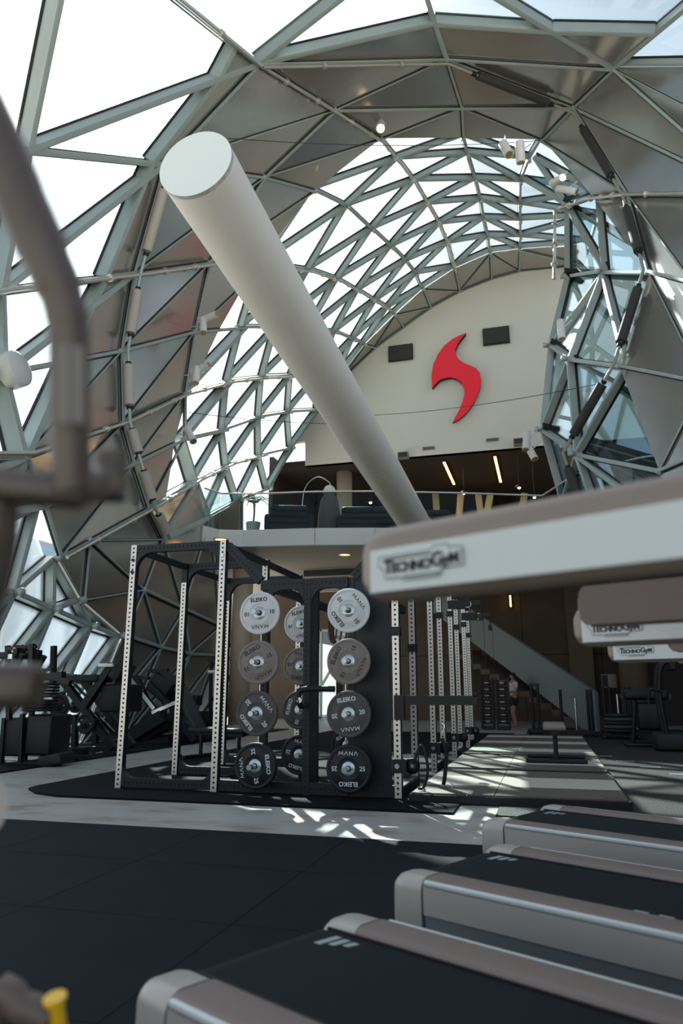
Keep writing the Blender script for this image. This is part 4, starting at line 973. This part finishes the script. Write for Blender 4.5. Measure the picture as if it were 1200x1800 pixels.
    m = MB(); m.box((L_+.14, W/2, 1.6), (.06, .62, .42), 'black', rot=Matrix.Rotation(R(18), 3, 'Y'), bev=.02); m.build('screen', t)
treadmill((-1.10, 1.90, .02), 'grey treadmill nearest the camera, its logo arm filling the right side', 0)
treadmill((-.68, 3.19, .02), 'grey treadmill in the middle of the three', 0, .965, -.016)
treadmill((-.44, 4.56, .02), 'grey treadmill farthest from the camera, beside the concrete strip', 0, .93, -.022)

# ------------------------------------------------------------------ out-of-focus machine at the left edge
DPT = .62
def near(x, y, t_=DPT):
    u = (x-600)/FPX; v = (y-900)/FPX; cp, sp = math.cos(PITCH), math.sin(PITCH); c, s = math.cos(YAW), math.sin(YAW); f = cp+sp*v
    return CAM+Vector((u*c-f*s, u*s+f*c, sp-cp*v))*t_
base = near(-150, 1500); base.z = .02
t = thing('cross_trainer', 'blurred taupe machine with a tall bent handlebar at the left edge', 'exercise machine', base)
def rel(x, y, t_=DPT): return near(x, y, t_)-base
m = MB(); m.tube([rel(-105, 60, .64), rel(-60, 140, .635), rel(-12, 240, .63), rel(36, 350, .625), rel(82, 455), rel(108, 520), rel(120, 575), rel(122, 640), rel(123, 740), rel(125, 830), rel(126, 862)], [.0235, .0235, .0235, .0225, .0205, .0185, .0175, .0172, .0172, .0172, .017], 'handle', 20, sub=5); hb = m.build('handlebar', t)
m = MB(); c0 = rel(124, 675, DPT-.018); c1 = rel(124, 608, DPT-.018); c2_ = rel(124, 745, DPT-.018)
m.bar(c2_, c1, .02, .006, 'vent', up=(near(124, 675)-CAM)); m.build('sensor_plate', hb)
m = MB(); m.bar(c2_+Vector((0, 0, -.0)), c1, .003, .009, 'deckshadow', up=(near(124, 675)-CAM)); m.build('sensor_gap', hb)
def slab_bar(p, q, w_, h, r, name):
    d = (q-p).normalized(); sd = d.cross(Vector((0, 0, 1))).normalized(); up = sd.cross(d); m = MB(); secs = []
    for f, k in ((0, .8), (.06, 1), (.94, 1), (1, .8)): c = p.lerp(q, f); secs.append([c+sd*x*k+up*y*k for x, y in roundrect(w_, h, r)])
    loft(m, secs, 'handle'); return m.build(name, t)
slab_bar(rel(-60, 846, .60), rel(150, 868, .63), .03, .027, .008, 'cross_bar')
slab_bar(rel(120, 862, .62), rel(186, 846, .69), .032, .03, .01, 'side_bracket')
m = MB(); m.cyl(rel(193, 878, .70), rel(195, 800, .71), .0165, 'handle', 24); m.cyl(rel(195, 801, .71), rel(195, 797, .71), .0125, 'vent', 20); m.build('grip_stub', t)
m = MB(); m.tube([rel(-15, 830), rel(-12, 950), rel(-60, 1150), rel(-150, 1500)], .02, 'handle', 14, sub=4); m.build('post', t)
m = MB(); a = rel(-160, 1205, .75); b = rel(72, 1206, .75)
prof = roundrect(.045, .047, .016); d = (b-a).normalized(); sd = d.cross(Vector((0, 0, 1))).normalized(); secs = []
for f, s in ((0, 1), (.93, 1), (.975, .95), (.992, .8), (1, .5)): p = a.lerp(b, f); secs.append([p+sd*x*s+Vector((0, 0, 1))*y*s for x, y in prof])
loft(m, secs, 'handle'); m.build('side_arm', t)
m = MB(); m.cyl(rel(-60, 1420, .9), rel(-62, 1421, .94), .048, 'deckgrey', 24); m.build('wheel_cover', t)
m = MB(); m.box((0, 0, 0), (.3, .5, .08), 'black', bev=.03); m.build('base_foot', t)
q = near(45, 1770, .95); 
t = thing('pedal_lever', 'blurred black lever with a yellow knob at the lower left corner', 'lever', (q.x-.12, q.y-.02, .02))
r0 = Vector((q.x-.12, q.y-.02, .02))
m = MB(); m.tube([(0, 0, 0), (0, 0, .15), near(-20, 1800, .95)-r0, near(40, 1772, .95)-r0, near(85, 1790, .95)-r0], .02, 'armbrown', 12, sub=5); m.build('lever', t)
m = MB(); a = near(97, 1760, .95)-r0; b = near(103, 1810, .95)-r0; m.cyl(b, a, .011, 'yellow', 14); m.cyl(a, a+(a-b).normalized()*.006, .015, 'yellow', 14); m.build('knob', t)
MB().box((0, 0, .01), (.16, .16, .02), 'black', bev=.006).build('foot', t)
# ================================================================== MACHINES AT THE LEFT WINDOW
def frame_part(t, o, Y, segs, name='frame_bar', mname='blackmetal', depth=0):
    for (x0, y0, x1, y1, w_) in segs:
        s = w_*(Y/10.0)*.0082
        a = at(x0, y0, Y)-o; b = at(x1, y1, Y)-o
        MB().bar(a, b, s, s*1.15, mname, up=(0, 1, 0)).build(name, t)
        if depth: MB().bar(a+Vector((0, depth, 0)), b+Vector((0, depth, 0)), s, s*1.15, mname, up=(0, 1, 0)).build(name, t)
def disc(t, o, Y, x, y, r, name='plate', th=.06):
    c = at(x, y, Y)-o; rr = r*Y/10*.0082
    m = MB(); m.lathe([(.02, th/2), (rr*.35, th/2), (rr*.4, th/2-.015), (rr*.75, th/2-.015), (rr*.8, th/2), (rr*.96, th/2), (rr, 0), (rr*.96, -th/2), (.02, -th/2)], 'plate25', 24, Matrix.Translation(c) @ Matrix.Rotation(R(90), 4, 'X'))
    p = m.build(name, t)
    for k in range(5):
        a = 2*math.pi*k/5; q = c+Vector((math.cos(a)*rr*.58, -th/2+.012, math.sin(a)*rr*.58)); MB().cyl(q, q+Vector((0, -.006, 0)), rr*.07, 'inklight' if k in (0, 2) else 'black', 8).build('hole', p)
    MB().cyl(c+Vector((0, -.2, 0)), c+Vector((0, .3, 0)), .025, 'chrome', 10).build('sleeve', t)
def pad(t, o, Y, x0, y0, x1, y1, dep, name='pad', mname='black', rot=0):
    a = at(x0, y0, Y)-o; b = at(x1, y1, Y)-o; c = (a+b)/2
    MB().box((c.x, c.y+dep/2, c.z), (abs(b.x-a.x), dep, abs(a.z-b.z)), mname, rot=Matrix.Rotation(R(rot), 3, 'Y'), bev=.03).build(name, t)
o = Vector((-7.1, 11.2, .02)); t = thing('leg_press', 'black plate-loaded press machine with slanted backrest by the left glazing', 'exercise machine', o)
frame_part(t, o, 11.2, [(120, 1208, 200, 1316, 12), (198, 1168, 146, 1246, 13), (132, 1256, 131, 1316, 9), (112, 1200, 122, 1212, 10), (100, 1196, 124, 1202, 9)], depth=.6)
frame_part(t, o, 11.2, [(116, 1316, 205, 1316, 8)], 'base_bar', depth=.6)
frame_part(t, o, 11.0, [(174, 1169, 200, 1169, 6)], 'handle', 'brushed'); frame_part(t, o, 11.4, [(128, 1200, 150, 1222, 4), (168, 1254, 200, 1288, 5), (160, 1256, 190, 1290, 4)], 'guide_rail', 'chrome')
pad(t, o, 11.2, 176, 1203, 222, 1252, .5, 'weight_carriage'); pad(t, o, 11.1, 114, 1186, 170, 1199, .5, 'seat_pad'); pad(t, o, 11.1, 196, 1162, 212, 1196, .4, 'head_pad', rot=30)
frame_part(t, o, 11.3, [(112, 1186, 152, 1189, 5)], 'crossbar')
disc(t, o, 11.1, 151, 1272, 19); disc(t, o, 11.3, 132, 1243, 11)
o = Vector((-7.5, 10.2, .02)); t = thing('plate_tree', 'black plate tree loaded with round plates between the left machines', 'plate tree', o)
frame_part(t, o, 10.2, [(110, 1216, 108, 1322, 8)], 'post'); frame_part(t, o, 10.2, [(88, 1324, 124, 1324, 12)], 'base_bar', depth=.4)
disc(t, o, 10.0, 104, 1240, 21); disc(t, o, 10.0, 104, 1290, 21); frame_part(t, o, 10.0, [(84, 1227, 92, 1228, 4), (82, 1290, 92, 1290, 4)], 'sleeve', 'brushed')
o = Vector((-7.6, 9.3, .02)); t = thing('cable_station', 'black selectorised machine with weight stack at the far left', 'exercise machine', o)
frame_part(t, o, 9.3, [(8, 1262, 2, 1345, 7), (40, 1255, 36, 1345, 7), (14, 1135, 16, 1265, 8), (30, 1140, 26, 1190, 9), (57, 1132, 55, 1200, 9), (40, 1150, 24, 1178, 8)], depth=.5)
frame_part(t, o, 9.3, [(4, 1344, 100, 1340, 5), (-40, 1342, 70, 1345, 5)], 'base_bar', depth=.5)
frame_part(t, o, 9.3, [(62, 1178, 92, 1177, 5), (66, 1192, 112, 1186, 12), (95, 1190, 124, 1200, 10)], 'arm'); frame_part(t, o, 9.3, [(24, 1136, 64, 1137, 5)], 'crossbar')
pad(t, o, 9.3, 48, 1256, 84, 1328, .5, 'weight_stack_cover'); pad(t, o, 9.3, 2, 1262, 34, 1330, .5, 'weight_stack_cover'); pad(t, o, 9.2, 66, 1326, 104, 1348, .35, 'foot_roller', rot=-12); pad(t, o, 9.3, -10, 1146, 26, 1158, .4, 'arm_pad')
m = MB(); c = at(72, 1225, 9.35)-o
for k in range(9): m.lathe([(.03, 0), (.24, 0), (.25, .02), (.24, .04), (.03, .04)], 'blackmetal', 20, Matrix.Translation(c+Vector((0, 0, -.2+.045*k))))
tag(m.build('grooved_drum', t), None, None, None, 'stuff')
MB().cyl(at(20, 1156, 9.2)-o+Vector((0,0,-.02)), at(20, 1156, 9.2)-o+Vector((0, 0, .05)), .05, 'chrome', 14).build('knob', t); MB().cyl(at(78, 1228, 9.0)-o, at(92, 1228, 9.0)-o, .02, 'brushed', 10).build('selector_pin', t)
disc(t, o, 9.5, 41, 1140, 8, 'pulley')
o = Vector((-6.6, 13.6, .02)); t = thing('hack_squat', 'black slanted squat machine with chrome rails seen through the open rack', 'exercise machine', o)
frame_part(t, o, 13.6, [(221, 1300, 290, 1258, 22), (240, 1190, 262, 1240, 9), (224, 1315, 300, 1300, 12), (300, 1240, 340, 1300, 9), (262, 1200, 300, 1240, 8)], depth=.7)
frame_part(t, o, 13.5, [(228, 1190, 272, 1246, 7), (268, 1253, 316, 1232, 6)], 'guide_rail', 'chrome'); frame_part(t, o, 13.6, [(228, 1189, 262, 1192, 6), (260, 1180, 295, 1178, 6)], 'crossbar')
pad(t, o, 13.6, 262, 1188, 296, 1226, .6, 'back_pad', rot=35); pad(t, o, 13.6, 300, 1265, 335, 1290, .5, 'foot_plate', rot=20)
o = Vector((-6.3, 14.6, .02)); t = thing('cable_column', 'slim cable column with a white pulley knob behind the open rack', 'exercise machine', o)
frame_part(t, o, 14.6, [(371, 1160, 369, 1300, 5), (383, 1155, 381, 1300, 9)], 'post'); frame_part(t, o, 14.6, [(360, 1300, 396, 1298, 8)], 'base_bar', depth=.5); frame_part(t, o, 14.6, [(366, 1160, 388, 1158, 7)], 'crossbar')
MB().cyl(at(366, 1181, 14.4)-o, at(378, 1181, 14.4)-o, .035, 'spotwhite', 12).build('knob', t); pad(t, o, 14.6, 325, 1222, 345, 1240, .3, 'seat_pad'); pad(t, o, 14.6, 345, 1250, 384, 1285, .4, 'back_pad')
frame_part(t, o, 14.6, [(335, 1240, 335, 1300, 6)], 'seat_post')

# ================================================================== FAR RIGHT
def dumbbell_rack(x, Y, label):
    q = at(x, 1250, Y); t = thing('dumbbell_rack', label, 'dumbbell rack', (q.x, Y, .02), 0, 'vertical dumbbell racks')
    for s_ in (-.16, .16): MB().box((s_, 0, .68), (.04, .3, 1.36), 'blackmetal').build('post', t)
    MB().box((0, 0, .03), (.36, .45, .06), 'blackmetal').build('base', t)
    for k in range(7):
        z = .2+.17*k; MB().box((0, -.05, z-.05), (.34, .26, .015), 'blackmetal').build('shelf', t)
        d = thing('dumbbell', 'small dark dumbbell on shelf %s of the %s' % (('one', 'two', 'three', 'four', 'five', 'six', 'seven')[k], label.split(',')[0]), 'dumbbell', (q.x, Y-.1, z+.02), 0, 'dumbbells on the vertical racks')
        MB().cyl((-.06, 0, 0), (.06, 0, 0), .016, 'chrome', 8).build('handle', d)
        for s_ in (-1, 1): MB().cyl((s_*.06, 0, 0), (s_*.14, 0, 0), .05+.003*(7-k), 'plate25', 10).build('head', d)
dumbbell_rack(857, 21, 'left dumbbell tower, nearest the steel uprights'); dumbbell_rack(884, 21, 'right dumbbell tower, beside the standing woman')
# person looking at a phone
PY = 22.2; q = at(905, 1275, PY)
t = thing('person', 'person with long dark hair in a white top and dark shorts holding a phone', 'person', (q.x, PY, .0), R(-62))
def skinbody(name, verts, edges_, radii, root, mname, par, lv=2):
    me = bpy.data.meshes.new(name); me.from_pydata(verts, edges_, []); ob = bpy.data.objects.new(name, me); COL.objects.link(ob); ob.parent = par
    me.materials.append(MATS[mname]); sk = ob.modifiers.new('skin', 'SKIN'); sk.use_smooth_shade = True
    for v, r_ in zip(me.skin_vertices[0].data, radii): v.radius = (r_[0], r_[1]) if isinstance(r_, tuple) else (r_, r_)
    me.skin_vertices[0].data[root].use_root = True; sb = ob.modifiers.new('sub', 'SUBSURF'); sb.levels = sb.render_levels = lv; return ob
V = [(0,0,.82),(0,0,.98),(0,.01,1.14),(0,.02,1.28),(0,.03,1.34),(0,.0,1.42),(0,-.03,1.5),
     (-.08,0,.78),(-.09,-.01,.43),(-.09,.03,.09),(-.09,-.1,.04),(.08,0,.78),(.1,-.08,.44),(.1,0,.1),(.1,-.13,.04),
     (-.15,.02,1.26),(-.19,.02,1.02),(-.1,-.2,1.0),(-.04,-.27,1.04),(.15,.02,1.26),(.19,.01,1.02),(.1,-.2,1.0),(.04,-.27,1.05)]
E_ = [(0,1),(1,2),(2,3),(3,4),(4,5),(5,6),(0,7),(7,8),(8,9),(9,10),(0,11),(11,12),(12,13),(13,14),(3,15),(15,16),(16,17),(17,18),(3,19),(19,20),(20,21),(21,22)]
RD = [.12,.1,.11,.1,.045,.075,.07,.085,.055,.038,.03,.085,.055,.038,.03,.05,.036,.028,.022,.05,.036,.028,.022]
body = skinbody('body', V, E_, RD, 0, 'skin', t)
skinbody('top', [(0,0,.9),(0,0,1.02),(0,.01,1.16),(0,.02,1.27),(-.15,.02,1.25),(-.19,.02,1.1),(.15,.02,1.25),(.19,.01,1.1)], [(0,1),(1,2),(2,3),(3,4),(4,5),(3,6),(6,7)], [.125,.115,.125,.11,.06,.05,.06,.05], 1, 'clothwhite', t)
skinbody('shorts', [(0,0,.92),(0,0,.8),(-.08,0,.7),(-.09,0,.55),(.08,-.01,.7),(.095,-.04,.55)], [(0,1),(1,2),(2,3),(1,4),(4,5)], [.128,.13,.1,.085,.1,.085], 1, 'clothdark', t)
skinbody('hair', [(0,-.01,1.52),(0,.05,1.45),(0,.09,1.32),(0,.11,1.15),(0,.11,1.0)], [(0,1),(1,2),(2,3),(3,4)], [.075,.085,.08,.07,.04], 1, 'hair', t)
m = MB()
for s_ in (-1, 1):
    for k in range(4): m.tube([(s_*.035+.008*(k-1.5), -.285, 1.05+.01*k), (s_*.03, -.31, 1.06+.01*k), (s_*.02, -.315, 1.07+.01*k)], .008, 'skin', 6)
    m.tube([(s_*.03, -.27, 1.06), (s_*.015, -.28, 1.09)], .009, 'skin', 6)
m.build('fingers', t)
m = MB(); m.lathe([(0, -.012), (.006, -.01), (.009, 0), (.004, .012), (0, .014)], 'skin', 8, Matrix.Translation((0, -.098, 1.44))); m.box((-.028, -.094, 1.46), (.02, .01, .008), 'hair'); m.box((.028, -.094, 1.46), (.02, .01, .008), 'hair'); m.box((0, -.09, 1.405), (.035, .008, .008), 'band'); m.build('face', t)
ph = thing('phone', 'small dark phone held by the standing person', 'phone', tuple(Matrix.Rotation(R(-62), 3, 'Z') @ Vector((0, -.3, 1.07))+Vector((q.x, PY, 0))), R(-62)); MB().box((0, 0, 0), (.07, .012, .14), 'black', rot=Matrix.Rotation(R(-35), 3, 'X'), bev=.005).build('case', ph); MB().box((0, -.007, .004), (.06, .004, .125), 'extglass', rot=Matrix.Rotation(R(-35), 3, 'X')).build('screen', ph)
# push sleds and posts
def sled(x, Y, label, posts, w_=.6):
    q = at(x, 1280, Y); t = thing('push_sled', label, 'sled', (q.x, Y, .013), 0, 'push sleds and weight posts')
    for s_ in (-w_/2, w_/2): MB().box((s_, .3, .04), (.07, 1.0, .08), 'blackmetal', bev=.02).build('runner', t)
    MB().box((0, .3, .1), (w_, .5, .05), 'blackmetal').build('deck', t)
    for px_, h, mm in posts: MB().cyl((px_, .1, .1), (px_, .1, h), .035 if mm != 'chrome' else .025, mm, 10).build('post', t)
    return t
t = sled(943, 18.5, 'black sled with a tall square handle left of the stair foot', ((-.07, 1.15, 'blackmetal'), (.07, 1.15, 'blackmetal')), .4); MB().box((0, .1, 1.16), (.24, .07, .06), 'blackmetal').build('handle', t)
sled(1014, 18.2, 'sled with dark posts and one chrome post at the stair foot', ((-.32, 1.05, 'blackmetal'), (.0, .85, 'chrome'), (.28, 1.05, 'blackmetal'), (.36, 1.05, 'blackmetal')), .8)
t = sled(1090, 17.5, 'sled stacked with dark weight discs right of the stair', ((-.28, 1.1, 'blackmetal'), (-.16, 1.1, 'blackmetal'), (0, .95, 'chrome'), (.16, 1.1, 'blackmetal'), (.26, 1.1, 'blackmetal')), .7)
for k in range(5):
    m = MB(); m.lathe([(.03, 0), (.3, 0), (.33, .03), (.3, .075), (.03, .075)], 'plate20' if k % 2 else 'plate25', 20, Matrix.Translation((0, .1, .14+.08*k))); m.build('weight_disc', t)
q = at(1140, 1290, 15.5); t = thing('leg_curl_machine', 'dark padded training bench at the edge of the track', 'exercise machine', (q.x, 15.5, .013))
MB().box((0, 0, .95), (.8, .4, .2), 'black', bev=.06).build('pad', t); MB().box((.05, .1, .55), (.45, .5, .5), 'blackmetal', bev=.04).build('housing', t)
for s_ in (-.3, .3): MB().cyl((s_, 0, .03), (s_*.6, 0, .9), .035, 'blackmetal', 10).build('leg', t)
MB().box((0, 0, .03), (.9, .6, .06), 'blackmetal', bev=.02).build('base', t)
for s_ in (-.42, .42): MB().cyl((s_, -.12, .92), (s_, .12, .92), .05, 'blackmetal', 12).build('end_cap', t)
q = at(1190, 1290, 14.5); t = thing('cardio_machine', 'tall dark cardio machine with curved handles at the right edge', 'exercise machine', (q.x, 14.5, .013))
MB().box((.3, 0, .15), (1.4, .6, .3), 'black', bev=.05).build('base', t)
for s_ in (-.22, .22): MB().tube([(-.2, s_, .3), (-.25, s_, .9), (-.2, s_, 1.4), (0, s_, 1.6)], .04, 'blackmetal', 10, sub=4).build('upright', t)
MB().box((0, 0, 1.55), (.12, .6, .35), 'black', bev=.03).build('console', t)
MB().tube([(-.2, -.25, 1.0), (-.42, -.28, 1.05), (-.45, -.28, .8)], .025, 'blackmetal', 8, sub=4).build('handle', t)
# put each grouping empty at the foot of its thing
def rebase(o, loc):
    d = Vector(loc)-o.location; o.location = loc
    for ch in o.children: ch.matrix_basis = Matrix.Translation(-d) @ ch.matrix_basis
rebase(rig, (-4.0, 8.7, .02)); rebase(sto, (-2.3, 8.0, .02)); rebase(bal, (-4.3, 19.0, ZF))
for o in bpy.data.objects:
    if o.parent is None and o.name.startswith('lifting_platform'): rebase(o, (-.35, o.location.y, .013))
    if o.parent is None and o.name.startswith('conduit') and o.type == 'EMPTY':
        p = [c for c in o.children if c.name.startswith('pipe')][0].data.vertices[0].co; rebase(o, tuple(p))
